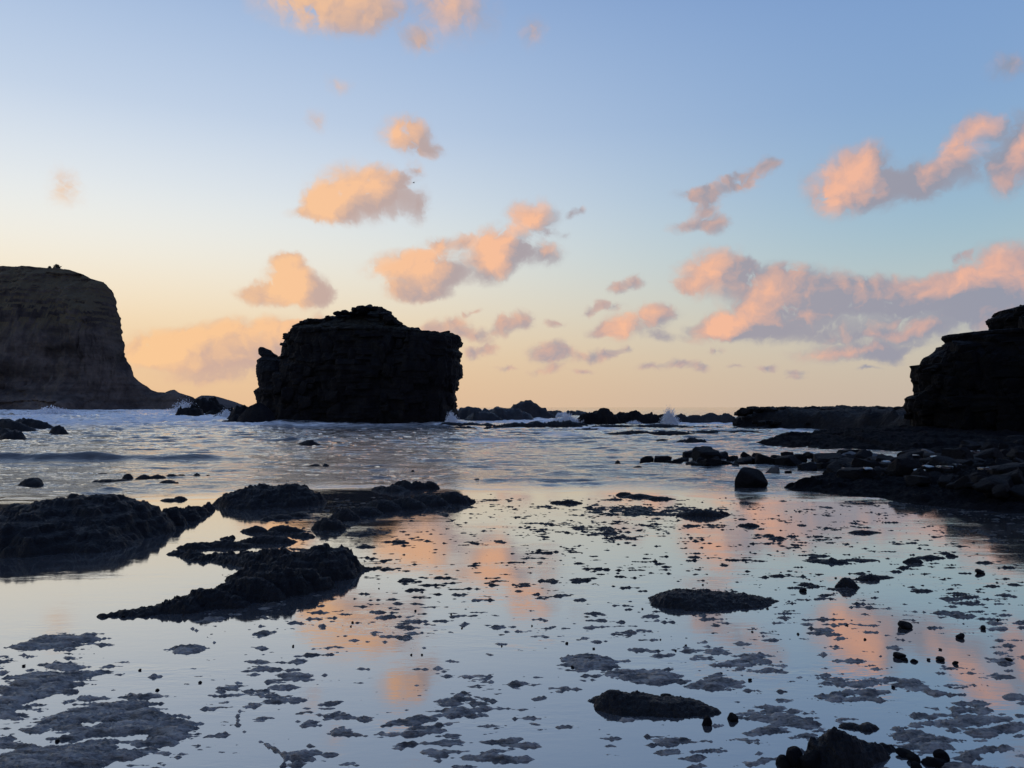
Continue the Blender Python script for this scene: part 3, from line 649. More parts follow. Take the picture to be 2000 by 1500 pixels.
def landform(name, label, poly_px, H0, wd, slope, cs, amp, seed, mat_, n, cat='ledge', wob=1.0):
    poly = np.array([P(*p)[:2] for p in poly_px]); x0, y0 = poly.min(0) - 2; x1, y1 = poly.max(0) + 2
    gx, gy = np.meshgrid(np.linspace(x0, x1, n[0]), np.linspace(y0, y1, n[1])); x, y = gx.ravel(), gy.ravel()
    wx = wob * (.6 * noise(v3(x / 1.6, y / 1.6), seed) + .2 * noise(v3(x / .4, y / .4), seed + 1)); wy = wob * (.8 * noise(v3(x / 1.6, y / 1.6), seed + 2))
    d = poly_sd(x + wx, y + wy, poly)
    h = np.where(d > 0, H0 * (1 - np.exp(-(np.maximum(d, 0) / wd) ** 1.5)) + slope * d, d * .6)
    h = np.maximum(h + (amp * crag(x, y, h, cs, seed + 5) + amp * .45 * crag(x, y, h, cs * .3, seed + 25)) * sstep(-.3, .5, d) + amp * .5 * (cellr(v3(x / 2.3, y / 2.3), seed + 9) - .5) * sstep(.2, .8, d), -.5)
    F = keep_joined(grid_faces(*n), h, -.2); lo = np.array([(x0 + x1) / 2, (y0 + y1) / 2, 0.])
    V_, F_, _ = compact(np.stack([x, y, h], -1) - lo, F)
    return obj(name, mesh_np(name, V_, F_), mat_, loc=lo, label=label, cat=cat)
reef_long = landform('reef', 'long flat topped black reef running to the foot of the cliff', [(1430,836),(1500,837),(1600,839),(1700,842),(1800,848),(1900,848),(1900,824),(1700,820),(1550,818),(1436,822)], 1.30, .7, .012, 1.5, .75, 601, M_stack, (330, 150), 'reef')
ledge_point = landform('rock_ledge', 'dark rock point running left from the foot of the cliff', [(1474,868),(1530,873),(1620,878),(1700,880),(1790,886),(1900,890),(2060,895),(2060,846),(1900,844),(1780,842),(1650,846),(1560,853),(1500,861)], .22, .5, .055, 1.1, .5, 611, M_shore, (300, 220))
SHORE_D = [dome(b) for b in [(1590,958,80,30,.6),(1640,962,70,24,.6),(1560,955,50,18,.6),(1900,985,120,26,.5),(1985,990,110,34,.5)]]
def shore_h(x, y):
    d = poly_sd(x + .35 * noise(v3(x / .9, y / .9), 301) + .12 * noise(v3(x / .25, y / .25), 302), y + .5 * noise(v3(x / .9, y / .9), 303), SHORE)
    h = np.where(d > 0, .14 * (1 - np.exp(-d / .5)) + .028 * d, d * .5)
    for (cx, cy, a, b, H, pw) in SHORE_D:
        g = 1 - np.sqrt(((x - cx) / a) ** 2 + ((y - cy) / b) ** 2) ** 1.6
        h = np.maximum(h, np.where(g > 0, H * np.abs(g) ** .7, -1))
    return np.maximum(h + (.45 * crag(x, y, h * 0, .55, 305) + .22 * crag(x, y, h * 0, .17, 325)) * sstep(-.1, .3, d) * (.6 + .08 * np.clip(d, 0, 10)), -.4)
def build_shore():
    x0, x1, y0, y1 = 4.6, 36., 9.5, 45.
    u = np.linspace(0, 1, 430); v = np.linspace(0, 1, 430)
    U, Vv = np.meshgrid(u, v); y = (y0 * (y1 / y0) ** Vv).ravel(); lo = np.interp(y, [9.5, 14, 20, 45], [4.6, 4.6, 7, 14]); x = lo + (lo * .55 + 9 + .2 * y) * U.ravel()
    h = shore_h(x, y); F = keep_joined(grid_faces(430, 430), h, -.12)
    lo_ = np.array([10, 16, 0.]); V_, F_, _ = compact(np.stack([x, y, h], -1) - lo_, F)
    return obj('rocky_shore', mesh_np('rocky_shore', V_, F_), M_shore, loc=lo_, label='broad dark stony shore below the cliff at the right edge', cat='shore')
build_shore()

# ------------------------------------------------------------------ loose boulders and stones
def stone_mesh(name, seed, sub=3, planes=14, flat=.75, k=45., smooth=False):
    rnd = np.random.RandomState(seed); bm = bmesh.new(); bmesh.ops.create_icosphere(bm, subdivisions=sub, radius=1)
    V_ = np.array([v.co for v in bm.verts]); n = rnd.normal(size=(planes, 3))
    if not smooth:                                                     # joint-bounded block: three pairs of faces and a few broken corners
        ax = np.repeat(np.eye(3), 2, 0) * np.tile([1, -1], 3)[:, None]; n = np.vstack([ax + .22 * rnd.normal(size=(6, 3)), n[:5]])
    n /= np.linalg.norm(n, axis=1)[:, None]
    d = np.r_[rnd.uniform(.5, .75, 6), rnd.uniform(.7, .95, len(n) - 6)]; dots = V_ @ n.T
    if smooth: d = rnd.uniform(.6, .9, len(n))
    r = np.where(dots > .05, d[None] / np.maximum(dots, .05), 9.)
    r = -np.log(np.exp(-k * np.minimum(r, 3)).sum(1) + math.exp(-k * 1.15)) / k
    V_ = V_ * r[:, None] * np.array([1, 1, flat]); V_ *= (1 + .05 * fbm(V_ * 2.2 + seed, 3, seed))[:, None]
    V_ -= (V_.max(0) + V_.min(0)) / 2; V_[:, 0] /= V_[:, 0].max(); V_[:, 1] /= V_[:, 1].max(); V_[:, 2] /= V_[:, 2].max()
    for v, c in zip(bm.verts, V_): v.co = c
    me = bpy.data.meshes.new(name); bm.to_mesh(me); bm.free()
    me.polygons.foreach_set('use_smooth', np.full(len(me.polygons), smooth)); return me
BLOCKS = [stone_mesh('boulder_block', 400 + i, 3, 8, .75, 60.) for i in range(8)]
COBBLES = [stone_mesh('cobble', 450 + i, 3, 18, .8, 26., True) for i in range(6)]
for b_ in COBBLES: b_.materials.append(M_boulder)
PALES = []
for b_ in BLOCKS: b_.materials.append(M_boulder)
PALES = [BLOCKS[1].copy(), BLOCKS[5].copy()]
for b_ in PALES: b_.materials.clear(); b_.materials.append(M_pale)
def blocks_along(par, edge_px, Y, mat_, n, smin, smax, seed, inset, name='rock_block'):
    """broken blocks standing proud along an outline"""
    rnd = random.Random(seed); E = np.array([at(x, y, Y) for x, y in edge_px]); d = np.r_[0, np.cumsum(np.linalg.norm(np.diff(E, axis=0), axis=1))]
    mesh = [b.copy() for b in BLOCKS[:5]]
    for m_ in mesh: m_.materials.clear(); m_.materials.append(mat_)
    for i_ in range(n):
        t_ = d[-1] * (i_ + rnd.random()) / n; c = np.array([np.interp(t_, d, E[:, k]) for k in range(3)]); r = rnd.uniform(smin, smax)
        o = obj(name, rnd.choice(mesh), None, par)
        o.location = (c[0] + inset[0] * r - par.location[0], Y + rnd.uniform(-1.6, .8) - par.location[1], c[2] + inset[1] * r - par.location[2])
        o.scale = (r, r * rnd.uniform(.8, 1.3), r * rnd.uniform(.4, .9)); o.rotation_euler = (rnd.uniform(-.2, .2), rnd.uniform(-.25, .25), rnd.uniform(0, 6.28))
def face_blocks(par, left_xz, right_xz, yc, depth, p, dprof, dmin, mat_, n, xr, zr, smin, smax, seed, tall=(.7, 1.3), inset=.5):
    """joint blocks standing proud of a rock face"""
    rnd = random.Random(seed); L_, R_ = np.asarray(left_xz, float), np.asarray(right_xz, float); z0, z1 = L_[0, 1], min(L_[-1, 1], R_[-1, 1])
    hwm = max((np.interp(z, R_[:, 1], R_[:, 0]) - np.interp(z, L_[:, 1], L_[:, 0])) / 2 for z in np.linspace(z0, z1, 50))
    mesh = [b.copy() for b in BLOCKS]
    for m_ in mesh: m_.materials.clear(); m_.materials.append(mat_)
    for i_ in range(n):
        z = rnd.uniform(*zr); l, r = np.interp(z, L_[:, 1], L_[:, 0]), np.interp(z, R_[:, 1], R_[:, 0]); hw, cx = (r - l) / 2, (r + l) / 2
        x = rnd.uniform(l + inset, min(r - inset, xr)); u = min(abs((x - cx) / hw), .999)
        dep = depth * np.interp((z - z0) / (z1 - z0), [0, .5, .8, 1], dprof) * min(1, max(dmin, hw / hwm * 1.6))
        y = yc - dep * (1 - u ** p) ** (1 / p); q = rnd.uniform(smin, smax)
        o = obj('rock_block', rnd.choice(mesh), None, par)
        o.location = (x - par.location[0], y + q * rnd.uniform(.25, .85) - par.location[1], z - par.location[2])
        o.scale = (q * rnd.uniform(.7, 1.2), q, q * rnd.uniform(*tall)); o.rotation_euler = (rnd.uniform(-.12, .12), rnd.uniform(-.15, .15), rnd.uniform(-.5, .5) + rnd.choice([0, 1.57, 3.14]))
face_blocks(cliff, Lc, Rc, YC + 4.0, 5.0, 2.2, (1, 1, 1, .95), 1., M_cliff, 170, 30., (.5, zt_ - .6), .25, .75, 71, (.6, 1.5), .45)
face_blocks(stack, ed(left), ed(right), YS + 1.5, 6.0, 3.0, (1, .95, .8, .25), .1, M_stack, 90, 99., (.4, 7.6), .25, .75, 72, (.7, 2.0), 1.0)
blocks_along(reef_long, [(1436,806),(1442,797),(1475,795),(1520,796),(1560,797),(1600,798),(1640,800),(1690,798),(1730,794),(1775,797)], 60., M_stack, 44, .2, .55, 65, (0, -.55))
blocks_along(reef_long, [(1440,822),(1500,824),(1600,826),(1700,830),(1780,834)], 57., M_stack, 24, .2, .5, 66, (0, -.2))
blocks_along(ledge_point, [(1490,866),(1540,862),(1600,856),(1660,850),(1720,848),(1790,850)], 36., M_shore, 34, .15, .4, 67, (0, -.35))
blocks_along(ledge_point, [(1500,871),(1560,873),(1640,874),(1720,874),(1800,876),(1900,878)], 33., M_shore, 34, .12, .36, 68, (0, -.3))
blocks_along(cliff, [p for p in cl if p[1] < 830 and p[0] < 2040], YC + 3.8, M_cliff, 70, .12, .42, 61, (.85, -.6))
blocks_along(stack, [p for p in left if p[1] < 720], YS, M_stack, 26, .25, .6, 62, (.7, -.45))
blocks_along(stack, [p for p in right if p[1] < 825], YS + 1.5, M_stack, 34, .25, .65, 63, (-.75, -.3))
blocks_along(stack, [(700,606),(720,602),(735,600),(750,604),(765,622),(790,640)], YS, M_stack, 12, .3, .6, 64, (0, -.5))
rs = random.Random(11)
def beside(x, y, marks, rx=26, ry=9):
    """where a stone lies, told from the nearest named one"""
    mx, my, nm = min(marks, key=lambda m: ((m[0] - x) / rx) ** 2 + ((m[1] - y) / ry) ** 2)
    dx, dy = (x - mx) / rx, (y - my) / ry; far = 'well ' if math.hypot(dx, dy) > 2.6 else ''
    if abs(dx) > abs(dy): r = far + ('left of ' if dx < 0 else 'right of ')
    else: r = ('behind ' if dy < 0 else 'in front of ') if not far else ('far behind ' if dy < 0 else 'far in front of ')
    return r + nm
ROWM = [(1265,905,'the low humped end boulder'),(1296,905,'the rounded second boulder'),(1350,896,'the upright boulder'),(1384,902,'the highest boulder of the row'),(1503,908,'the broad boulder'),(1545,910,'the large right half boulder'),(1588,896,'the angular back boulder'),(1626,908,'the largest right end boulder')]
SHOREM = [(1685,900,'the long dark slab'),(1642,926,'the left end boulder of the shore'),(1682,937,'the big squared block'),(1745,925,'the long low boulder'),(1985,932,'the big block at the right edge'),(1735,908,'the flat boulder at the water gap'),(1835,908,'the farthest glinting slab'),(1850,931,'the nearest glinting slab')]
FLATM = [(1390,1180,'the long low rock'),(1280,1385,'the big foreground rock'),(1660,1140,'the double rock'),(1770,1285,'the three stones lying together'),(1772,1222,'the notched stone'),(640,1110,'the ledge with the high right end'),(330,1195,'the tapering rock tail'),(1660,1470,'the rounded foreground rock'),(1160,1300,'the broad weed mat in the middle'),(150,1380,'the big weed mats at the left')]
def boulder(px, pb, w, h, label, group=None, k=None, name='boulder', pale=False, tilt=.35, dz=None, me=None):
    g = P(px, pb); z = float(shore_h(np.array([g[0]]), np.array([g[1]]))[0]); z = max(0., z)
    if z > .02: g = P(px, pb, z)
    d = g[1]; a = w / 2 * d / FPX; H = h * d / FPX
    me = me or (PALES if pale else BLOCKS)[(k if k is not None else rs.randrange(8)) % (2 if pale else 8)]
    o = obj(name, me, None, label=label, cat='boulder' if name == 'boulder' else 'stone', group=group)
    o.location = (g[0], d + a * .7, z + H * .30); o.scale = (a, a * rs.uniform(.7, 1.0), H * .68)
    o.rotation_euler = (rs.uniform(-tilt, tilt) * .6, rs.uniform(-tilt, tilt), rs.uniform(0, 6.28) if a < .5 * 99 and abs(a / H - 1) < .8 else rs.uniform(-.4, .4))
    return o
big = [ (1265,905,28,14,'left end boulder of the dark row in the shallows, low and humped',2), (1296,905,36,17,'second boulder from the left end of the dark row, rounded',0),
 (1384,902,50,27,'highest boulder of the dark row, with a sloping flat top',3), (1350,896,28,16,'upright boulder just left of the highest one in the row',1),
 (1412,898,26,15,'squat boulder just right of the highest one in the row',4), (1390,913,42,15,'wide boulder in front of the highest one in the row',6),
 (1503,908,46,18,'broad boulder behind the big round boulder',5), (1545,910,52,20,'large boulder in the right half of the row',7), (1588,896,30,13,'angular boulder standing up at the back of the row, right of centre',2),
 (1626,908,54,22,'largest boulder at the right end of the dark row',3), (1542,894,26,13,'dark boulder at the back of the row behind the large boulder',0)]
for (x, y, w, h, lab, k) in big: boulder(x, y, w, h, lab, 'boulders lying in a row in the shallows', k)
for (x, y, w, h) in [(1325,905,20,9),(1365,913,24,9),(1415,911,26,11),(1437,914,20,8),(1458,893,20,9),(1480,896,28,11),(1460,906,36,12),(1562,905,36,16),(1602,905,34,15),(1585,916,40,14),(1338,903,18,8),(1432,902,26,12),(1475,905,30,12),(1520,900,28,12),(1610,914,30,11),(1640,912,30,12),(1655,900,26,12),(1373,906,24,11),(1400,904,26,10),(1447,908,22,9),(1570,896,22,9),(1425,909,18,7),(1350,909,18,7),(1310,906,18,7)]:
    boulder(x, y, w, h, ('small' if w < 25 else 'middling') + (' low' if h < .4 * w else ' chunky') + ' dark stone ' + beside(x, y, ROWM, 22, 7), 'boulders lying in a row in the shallows')
rb = stone_mesh('round_boulder', 439, 4, 34, .9, 24., True); rb.materials.append(M_boulder)
o = boulder(1469, 953, 68, 47, 'big round black boulder standing alone in the shallows', me=rb, tilt=.1); o.scale = (o.scale[0] * 1.03, o.scale[0] * .95, o.scale[2] * .82); o.location.z *= .85; o.rotation_euler = (.05, .1, .4)
boulder(1512, 926, 32, 15, 'pale grey boulder right behind the big round one', pale=True, k=0, tilt=.15)
boulder(1541, 925, 11, 6, 'little dark stone between the pale boulder and the shore', name='stone', k=3)
slab = [(1685,900,70,22,'long dark slab boulder at the back of the shore',5),(1642,926,54,20,'dark boulder at the left end of the stony shore',1),(1682,937,62,24,'big squared dark block on the stony shore',3),(1745,925,74,22,'long low boulder in the middle of the stony shore',6),(1985,932,90,24,'big dark block at the right edge of the stony shore',3),(1735,908,60,16,'flat boulder at the water gap behind the shore',2)]
for (x, y, w, h, lab, k) in slab: boulder(x, y, w, h, lab, 'boulders on the stony shore', k, tilt=.15)
for i in range(165):
    x = rs.uniform(1640, 2010); y = rs.uniform(892 + max(0, (1760 - x) * .12), 925 + (x - 1640) * .14)
    w = rs.choice([14, 18, 22, 28, 36, 46]) * rs.uniform(.8, 1.3)
    pl = rs.random() < .06
    hr = rs.uniform(.28, .55); what = ('pale grey ' if pl else '') + ('large' if w > 34 else 'middling' if w > 21 else 'small') + (' flat' if hr < .37 else ' chunky' if hr < .47 else ' upright') + (' stone ' if pl else ' dark stone ')
    boulder(x, y, w, w * hr, what + beside(x, y, SHOREM), 'rubble on the stony shore', pale=pl, name='stone', tilt=.6)
m_, t_, b_ = mat('wet_slab'); b_.inputs['Base Color'].default_value = (.02, .021, .023, 1); b_.inputs['Roughness'].default_value = .12; b_.inputs['Specular IOR Level'].default_value = 1.0
WET = [BLOCKS[2].copy(), BLOCKS[6].copy()]
for b__ in WET: b__.materials.clear(); b__.materials.append(m_)
for i, (x, y, w) in enumerate([(1835,908,26),(1850,931,26),(1802,938,26),(1872,926,16),(1818,929,22),(1660,934,22),(1700,934,20),(1925,934,18),(1735,918,20),(1905,897,26),(1612,901,16),(1790,905,14)]):
    o = boulder(x, y, w, 5, 'wet flat slab glinting with sky, ' + (['farthest out in the middle of the shore', 'nearest the water in the middle of the shore'][i] if i < 2 else beside(x, y, SHOREM)), 'glinting slabs on the stony shore', name='stone', me=WET[i % 2], tilt=.06); o.location.z += .16
for i in range(46):                                                   # talus under the cliff
    x = rs.uniform(1800, 2010); y = rs.uniform(868, 895)
    w = rs.choice([12, 16, 22, 30]) * rs.uniform(.8, 1.2)
    boulder(x, y, w, w * rs.uniform(.35, .6), ('large' if w > 26 else 'middling' if w > 17 else 'small') + ' dark talus block at the ' + ('left' if x < 1860 else 'middle' if x < 1940 else 'right') + (' back' if y < 881 else ' front') + ' of the slope under the cliff', 'talus under the cliff', name='stone')
for (x, y, w, h, lab) in [(1772,1229,30,16,'notched dark stone below the right hand strip of rock'),(1880,1248,19,11,'angular stone right of the notched stone'),(1923,1230,12,8,'small stone farther right of the notched stone'),(1761,1287,24,11,'left of three stones lying together on the right flat'),(1769,1291,13,7,'middle one of three stones lying together on the right flat'),(1788,1294,15,7,'right one of three stones lying together on the right flat'),(1841,1292,19,9,'single stone right of the three lying together'),(1972,1292,18,7,'flat stone near the right edge of the flat'),
   (1434,1410,30,17,'round black stone right of the big foreground rock'),(1384,1418,22,20,'black stone against the right tip of the big foreground rock'),(1300,1372,30,13,'pebble perched on the big foreground rock'),
   (1919,1122,22,10,'dark stone at the edge of the cliff reflection'),(1570,1157,15,8,'little stone right of the long low rock'),
   (1536,1502,40,26,'pointed stone at the bottom edge left of the rounded rock'),(1556,1500,40,40,'upright stone at the bottom edge beside the rounded rock'),(1592,1506,50,40,'blunt stone touching the rounded foreground rock'),
   (1772,1480,32,12,'flat black stone at the bottom right'),(1787,1490,24,18,'black stone leaning on the flat one at the bottom right'),(1792,1502,22,14,'lowest stone of the little pile at the bottom right'),(1830,1500,44,18,'black block at the bottom right edge of the picture'),(1846,1488,30,24,'upright black stone in the weed at the bottom right'),(1838,1497,40,12,'wide black stone in front of the upright one at the bottom right')]:
    o = boulder(x, y, w, h * .8, lab, 'stones on the flat', name='stone', tilt=.3, me=COBBLES[int(x) % 6])
    if 'perched' in lab: o.location = tuple(at(1300, 1362, P(1300, 1412)[1] + .33))
spots = [(688,1217,7),(685,1224,5),(811,1194,6),(881,1201,5),(1039,1223,5),(902,1228,5),(824,1280,6),(803,1280,6),(572,1263,7),(1160,1268,6),(1108,1258,8),(1373,1143,5),(45,1302,7),(306,1350,9),(272,1310,7),(390,1335,9),(558,1320,7),(110,1450,10),(190,1495,12),(80,1378,6),(1746,1345,10),(1408,1318,9),(1466,1330,9),(1118,1305,8),(1340,1262,6),(1560,1240,8),(1690,1250,7),(1655,1222,6),(1815,1290,8),(1838,1270,7),(1868,1298,13),(1633,1130,5),(1320,1272,6),(1255,1190,5),(1500,1190,6),(980,1263,5),(740,1150,4),(1290,1250,5),(1470,1235,6),(1950,1212,8)]
for (x, y, w) in spots: boulder(x, y, w * .9, w * .45, ('tiny' if w < 6 else 'little') + ' dark pebble ' + beside(x, y, FLATM, 60, 30), 'pebbles on the flat', name='pebble', me=COBBLES[int(x) % 6])
for o in bpy.data.objects:
    if o.name.startswith('pebble'): o['category'] = 'pebble'

# ------------------------------------------------------------------ seaweed mats over the flat
WEED = [(60,1350,130,80,.9),(200,1400,200,80,.8),(100,1480,260,55,1),(330,1440,130,55,.7),(130,1255,110,22,.9),(170,1300,120,28,.75),(420,1380,80,36,.4),(430,1235,120,22,.4),(365,1268,44,10,1),(300,1480,150,28,.8),(10,1300,60,40,.8),
 (560,1285,140,30,.5),(640,1325,120,36,.55),(520,1375,70,18,.6),(700,1380,120,46,.5),(800,1440,180,50,.6),(620,1480,90,36,.6),(950,1480,160,36,.75),(780,1340,80,22,.4),
 (1150,1295,80,18,1.15),(1240,1318,120,20,1),(1390,1335,80,16,.9),(1190,1270,60,10,.6),(1300,1440,130,18,.65),(1050,1370,60,22,.5),(1010,1462,120,36,.75),(1180,1462,90,36,.6),(1500,1402,120,24,.75),(1560,1440,100,22,.6),
 (1600,1332,160,34,.62),(1750,1342,160,34,.75),(1900,1400,140,50,.9),(1800,1440,120,44,.7),(1640,1362,120,16,.8),(1480,1300,140,22,.55),(1990,1335,60,50,.5),(1860,1470,160,34,.8),(1960,1310,80,26,.6),(1660,1455,110,40,.7),
 (1850,1200,140,20,.75),(1900,1170,120,24,.65),(1800,1130,150,26,.45),(1950,1230,80,26,.5),(1930,1100,100,50,.6),(1900,1040,140,30,.6),(1980,1020,120,20,.6),
 (1150,1035,230,34,.66),(1250,998,190,18,.85),(1000,1080,220,26,.45),(1380,1055,150,28,.4),(1105,1135,70,8,.9),(1250,1080,120,18,.55),(750,1060,110,18,.5),(700,1042,90,12,.75),(1650,1020,230,18,.4),(1550,1095,160,22,.35),(900,1120,220,24,.35),(1000,1200,280,28,.2),(1460,985,200,10,.5),(600,1010,120,14,.7),(860,1005,120,10,.6),(1100,980,200,8,.4),(1600,1150,180,20,.25),(640,1250,140,24,.3),(1300,1240,200,24,.22)]
CRACKS = [[(468,1388),(463,1415),(485,1436),(520,1455),(560,1478),(552,1500)],[(500,1205),(590,1218),(640,1225)],[(375,1228),(410,1246),(425,1262)],[(1215,1232),(1290,1246),(1345,1240)],[(1565,1125),(1620,1150),(1700,1165)],[(35,1268),(90,1245),(195,1240)],[(880,1345),(960,1370),(1010,1372)]]
def build_weed():
    th = np.linspace(R(-46), R(46), 900); r = np.geomspace(2.7, 19, 880); T, RR = np.meshgrid(th, r)
    x, y = (RR * np.sin(T)).ravel(), (RR * np.cos(T)).ravel()
    den = np.zeros(len(x))
    for (px, py, rx, ry, w) in WEED:
        c = P(px, py); a, b = rx * c[1] / FPX, ry * c[1] ** 2 / (FPX * CAM_H)
        den = np.maximum(den, w * np.exp(-(((x - c[0]) / a) ** 2 + ((y - c[1]) / b) ** 2) * .9)) + .12 * w * np.exp(-(((x - c[0]) / a) ** 2 + ((y - c[1]) / b) ** 2) * .5)
    for line in CRACKS:
        pts = np.array([P(*p)[:2] for p in line]); d = np.full(len(x), 9.)
        for (ax, ay), (bx, by) in zip(pts[:-1], pts[1:]):
            ex, ey = bx - ax, by - ay; t = np.clip(((x - ax) * ex + (y - ay) * ey) / (ex * ex + ey * ey), 0, 1)
            d = np.minimum(d, np.hypot(x - ax - t * ex, y - ay - t * ey))
        den = np.maximum(den, .62 * np.exp(-(d / .022) ** 2)) + .22 * np.exp(-(d / .09) ** 2)
    fl = fbm(v3(x / 1.1, y / .9), 3, 531)                                # loose flecks over most of the flat
    den = np.maximum(den, (.58 + .24 * fl) * sstep(15.5, 13.0, y) * sstep(-3.2, -1.6, x + .22 * (y - 5)))
    den = den + .07 * sstep(6.3, 4.6, y) * (.5 + fl)
    n = np.full(len(x), -1.); k_ = den > .02
    xs, ys = x[k_] + .30 * y[k_], y[k_] - .08 * x[k_]
    n[k_] = .32 * fbm(v3(x[k_] / .5, y[k_] / .42), 2, 501, .6) + .78 * fbm(v3(xs / .21, ys / .066), 4, 502, .54) + .22 * fbm(v3(xs / .07, ys / .020), 2, 503, .6)
    v = n * 1.0 + .88 * den - .76
    m = v > -.25; fine = np.zeros(len(x))
    p = v3((x[m] + .45 * y[m]) / .06, (y[m] - .12 * x[m]) / .02)
    fine[m] = ridged(p, 3, 511, .6) - .45
    z = np.clip(v * .05, -.02, .020) + .018 * fine * sstep(-.05, .2, v)
    F = grid_faces(len(th), len(r)); F = F[(z[F] > -.001).any(1)]
    V_, F_, _ = compact(np.stack([x, y, z], -1), F)
    return mesh_np('seaweed', V_, F_[:, ::-1])
m, t, b = mat('seaweed_mat'); M_weed = m
tc_ = t.nodes.new('ShaderNodeTexCoord'); po = tc_.outputs['Object']
w1 = mnoise(t, 6., 4, .6, po); w2 = mnoise(t, 75., 4, .75, po, (.35, 1.3, 1))
w3 = mnoise(t, 13., 4, .6, po, (.45, 1.7, 1))                                                      # strands lie in streaks
wf = mrange(t, math_(t, 'MULTIPLY_ADD', w2, .45, math_(t, 'MULTIPLY', w3, .65)), .40, .70)
sy = t.nodes.new('ShaderNodeSeparateXYZ'); t.links.new(po, sy.inputs[0])                        # weed colour lighter near the beach, blackening further out
wfar = mrange(t, math_(t, 'MULTIPLY_ADD', w1, 2.5, sy.outputs[1]), 6.0, 8.6)
t.links.new(mixc(t, wfar, mixc(t, wf, (.035, .031, .027), (.48, .43, .37)), mixc(t, wf, (.006, .006, .007), (.045, .043, .042))), b.inputs['Base Color'])
b.inputs['Roughness'].default_value = .42; b.inputs['Specular IOR Level'].default_value = .8
t.links.new(bump(t, math_(t, 'MULTIPLY_ADD', w3, 1.5, math_(t, 'MULTIPLY', w2, .6)), 1.0, .03), b.inputs['Normal'])
t.links.new(mrange(t, wfar, 0, 1, .8, .15), b.inputs['Specular IOR Level'])
obj('seaweed', build_weed(), M_weed, label='matted grey brown seaweed in ragged patches on the wet flat', cat='seaweed', kind='stuff')

# ------------------------------------------------------------------ spray and white water
m, t, b = mat('white_water'); M_white = m
b.inputs['Base Color'].default_value = (.8, .83, .86, 1); b.inputs['Roughness'].default_value = .8
def spray(label, px, pb, w, h, n, seed, Y=None, spread=1.0, size=.035, tall=1.4, lean=0., name='sea_spray', flatness=1.6):
    rnd = np.random.RandomState(seed); g = P(px, pb) if Y is None else at(px, pb, Y); d = g[1]; W_, H_ = w * d / FPX, h * d / FPX
    lobe = rnd.randint(0, 7, n); lx = rnd.uniform(-.5, .5, 7); lh = rnd.uniform(.45, 1., 7) * (1 - np.abs(lx) * .7); u = rnd.rand(n) ** flatness * lh[lobe]; wid = (1 - u) ** .7 * .32 + .06
    x = (rnd.normal(size=n) * wid * .5 + lx[lobe] * (.35 + .3 * u)) * W_ + lean * u * H_; y = rnd.normal(size=n) * wid * W_ * .35; z = u * H_ * (1 + .15 * rnd.normal(size=n))
    s_ = size * (.4 + rnd.rand(n)) * d / 70.
    tet = np.array([[1, 0, -.6], [-.5, .87, -.6], [-.5, -.87, -.6], [0, 0, tall]])
    an = rnd.rand(n) * 6.28; ca, sa = np.cos(an), np.sin(an)
    q = np.stack([tet[None, :, 0] * ca[:, None] - tet[None, :, 1] * sa[:, None], tet[None, :, 0] * sa[:, None] + tet[None, :, 1] * ca[:, None], np.repeat(tet[None, :, 2], n, 0)], -1) * s_[:, None, None]
    V_ = (q + np.stack([x, y, z], -1)[:, None]).reshape(-1, 3); i = np.arange(n)[:, None] * 4
    F_ = np.concatenate([i + np.array([0, 1, 3]), i + np.array([1, 2, 3]), i + np.array([2, 0, 3]), i + np.array([0, 2, 1])])
    obj(name, mesh_np(name, V_, F_, False), M_white, loc=(g[0], g[1], max(g[2], -.1)), label=label, cat='spray' if name == 'sea_spray' else 'waterfall', kind='stuff')
spray('pointed plume of white spray in the gap between the far reefs', 1308, 830, 34, 34, 5000, 1)
spray('white surge breaking on the right foot of the stack', 879, 830, 26, 28, 3000, 2, lean=.2)
spray('white swell bursting against the ledge left of the stack', 441, 822, 44, 20, 3200, 3)
spray('low veil of spray behind the surf rock', 345, 806, 60, 30, 1800, 4, Y=120, size=.03, lean=.5)
spray('white breaker crest under the headland', 100, 812, 110, 16, 3500, 5, Y=120, size=.06)
spray('small splash against the foot of the humped reef', 1240, 830, 34, 10, 900, 6)
spray('white water pouring over the lower lip of the layered reef', 1106, 830, 60, 20, 2600, 7, Y=68, name='cascade', tall=6., size=.03, flatness=1.0)
spray('thin falls at the upper lip of the layered reef', 1095, 815, 26, 11, 700, 8, Y=76, name='cascade', tall=6., size=.025, flatness=1.0)

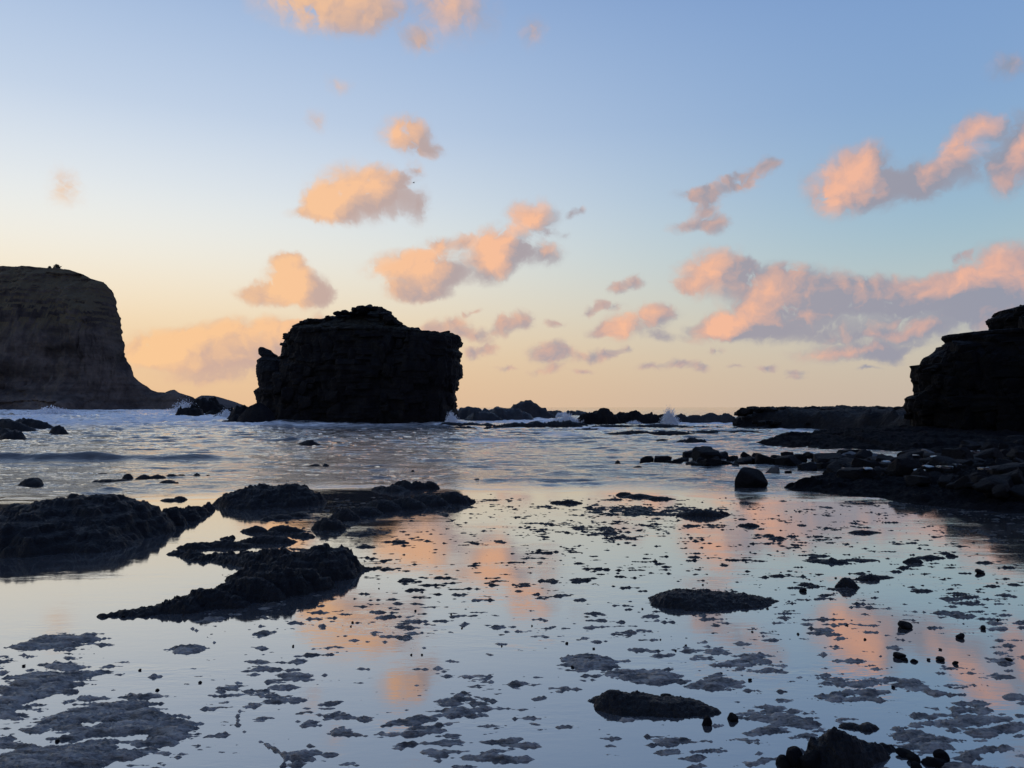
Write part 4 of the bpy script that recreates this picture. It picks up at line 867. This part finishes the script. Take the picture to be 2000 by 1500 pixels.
# ------------------------------------------------------------------ shrubs on the headland, a bird
m, t, b = mat('shrub_leaves'); M_leaf = m; b.inputs['Base Color'].default_value = (.05, .055, .035, 1); b.inputs['Roughness'].default_value = .8
m, t, b = mat('shrub_wood'); M_wood = m; b.inputs['Base Color'].default_value = (.05, .04, .03, 1)
def shrub(px, pb, w, h, Y, label, seed):
    rnd = np.random.RandomState(seed); g = at(px, pb, Y); W_, H_ = w * Y / FPX, h * Y / FPX
    r = obj('shrub', None, loc=tuple(g - [0, 0, .6]), label=label, cat='shrub', group='shrubs on the headland')
    n = 500; u = rnd.rand(n); c = np.stack([rnd.normal(size=n) * W_ * .24 * (1.1 - u * .8), rnd.normal(size=n) * W_ * .24 * (1.1 - u * .8), u * H_ + .6], -1)
    q = rnd.normal(size=(n, 4, 3)) * .22; V_ = (c[:, None] + q).reshape(-1, 3); i = np.arange(n)[:, None] * 4
    obj('crown', mesh_np('crown', V_, i + np.arange(4), False), M_leaf, r)
    bm = bmesh.new(); bmesh.ops.create_cone(bm, segments=7, radius1=.16, radius2=.05, depth=H_, cap_ends=True); bmesh.ops.translate(bm, verts=bm.verts, vec=(0, 0, H_ * .5))
    me = bpy.data.meshes.new('trunk'); bm.to_mesh(me); bm.free(); obj('trunk', me, M_wood, r)
shrub(111, 526, 15, 9, 361, 'pointed shrub on the skyline of the headland', 1)
shrub(36, 556, 15, 11, 349, 'dark round shrub on the upper slope of the headland', 2)
shrub(10, 553, 8, 6, 349, 'small shrub on the headland slope at the left edge of the picture', 3)
shrub(97, 525, 6, 4, 361, 'tiny shrub left of the pointed one on the headland skyline', 4)
bird = obj('bird', None, loc=tuple(at(808, 357, 160)), label='tiny dark bird flying beside the pink cloud above the stack', cat='bird')
bm = bmesh.new(); bmesh.ops.create_uvsphere(bm, u_segments=10, v_segments=6, radius=.1); bmesh.ops.scale(bm, vec=(2.2, .8, .8), verts=bm.verts)
me = bpy.data.meshes.new('body'); bm.to_mesh(me); bm.free(); obj('body', me, M_wood, bird)
for sgn in (-1, 1):
    V_ = [(.1, 0, .03), (-.1, 0, .03), (-.06, sgn * .3, .14), (.07, sgn * .3, .15), (-.12, sgn * .55, .06), (.1, 0, .0), (-.1, 0, .0), (-.06, sgn * .3, .11), (.07, sgn * .3, .12)]
    me = bpy.data.meshes.new('wing'); me.from_pydata(V_, [], [(0, 1, 2, 3), (3, 2, 4), (5, 8, 7, 6), (8, 4, 7), (0, 3, 8, 5), (1, 6, 7, 2), (3, 4, 8), (2, 7, 4)]); obj('wing', me, M_wood, bird)
bird.rotation_euler = (0, 0, .5)
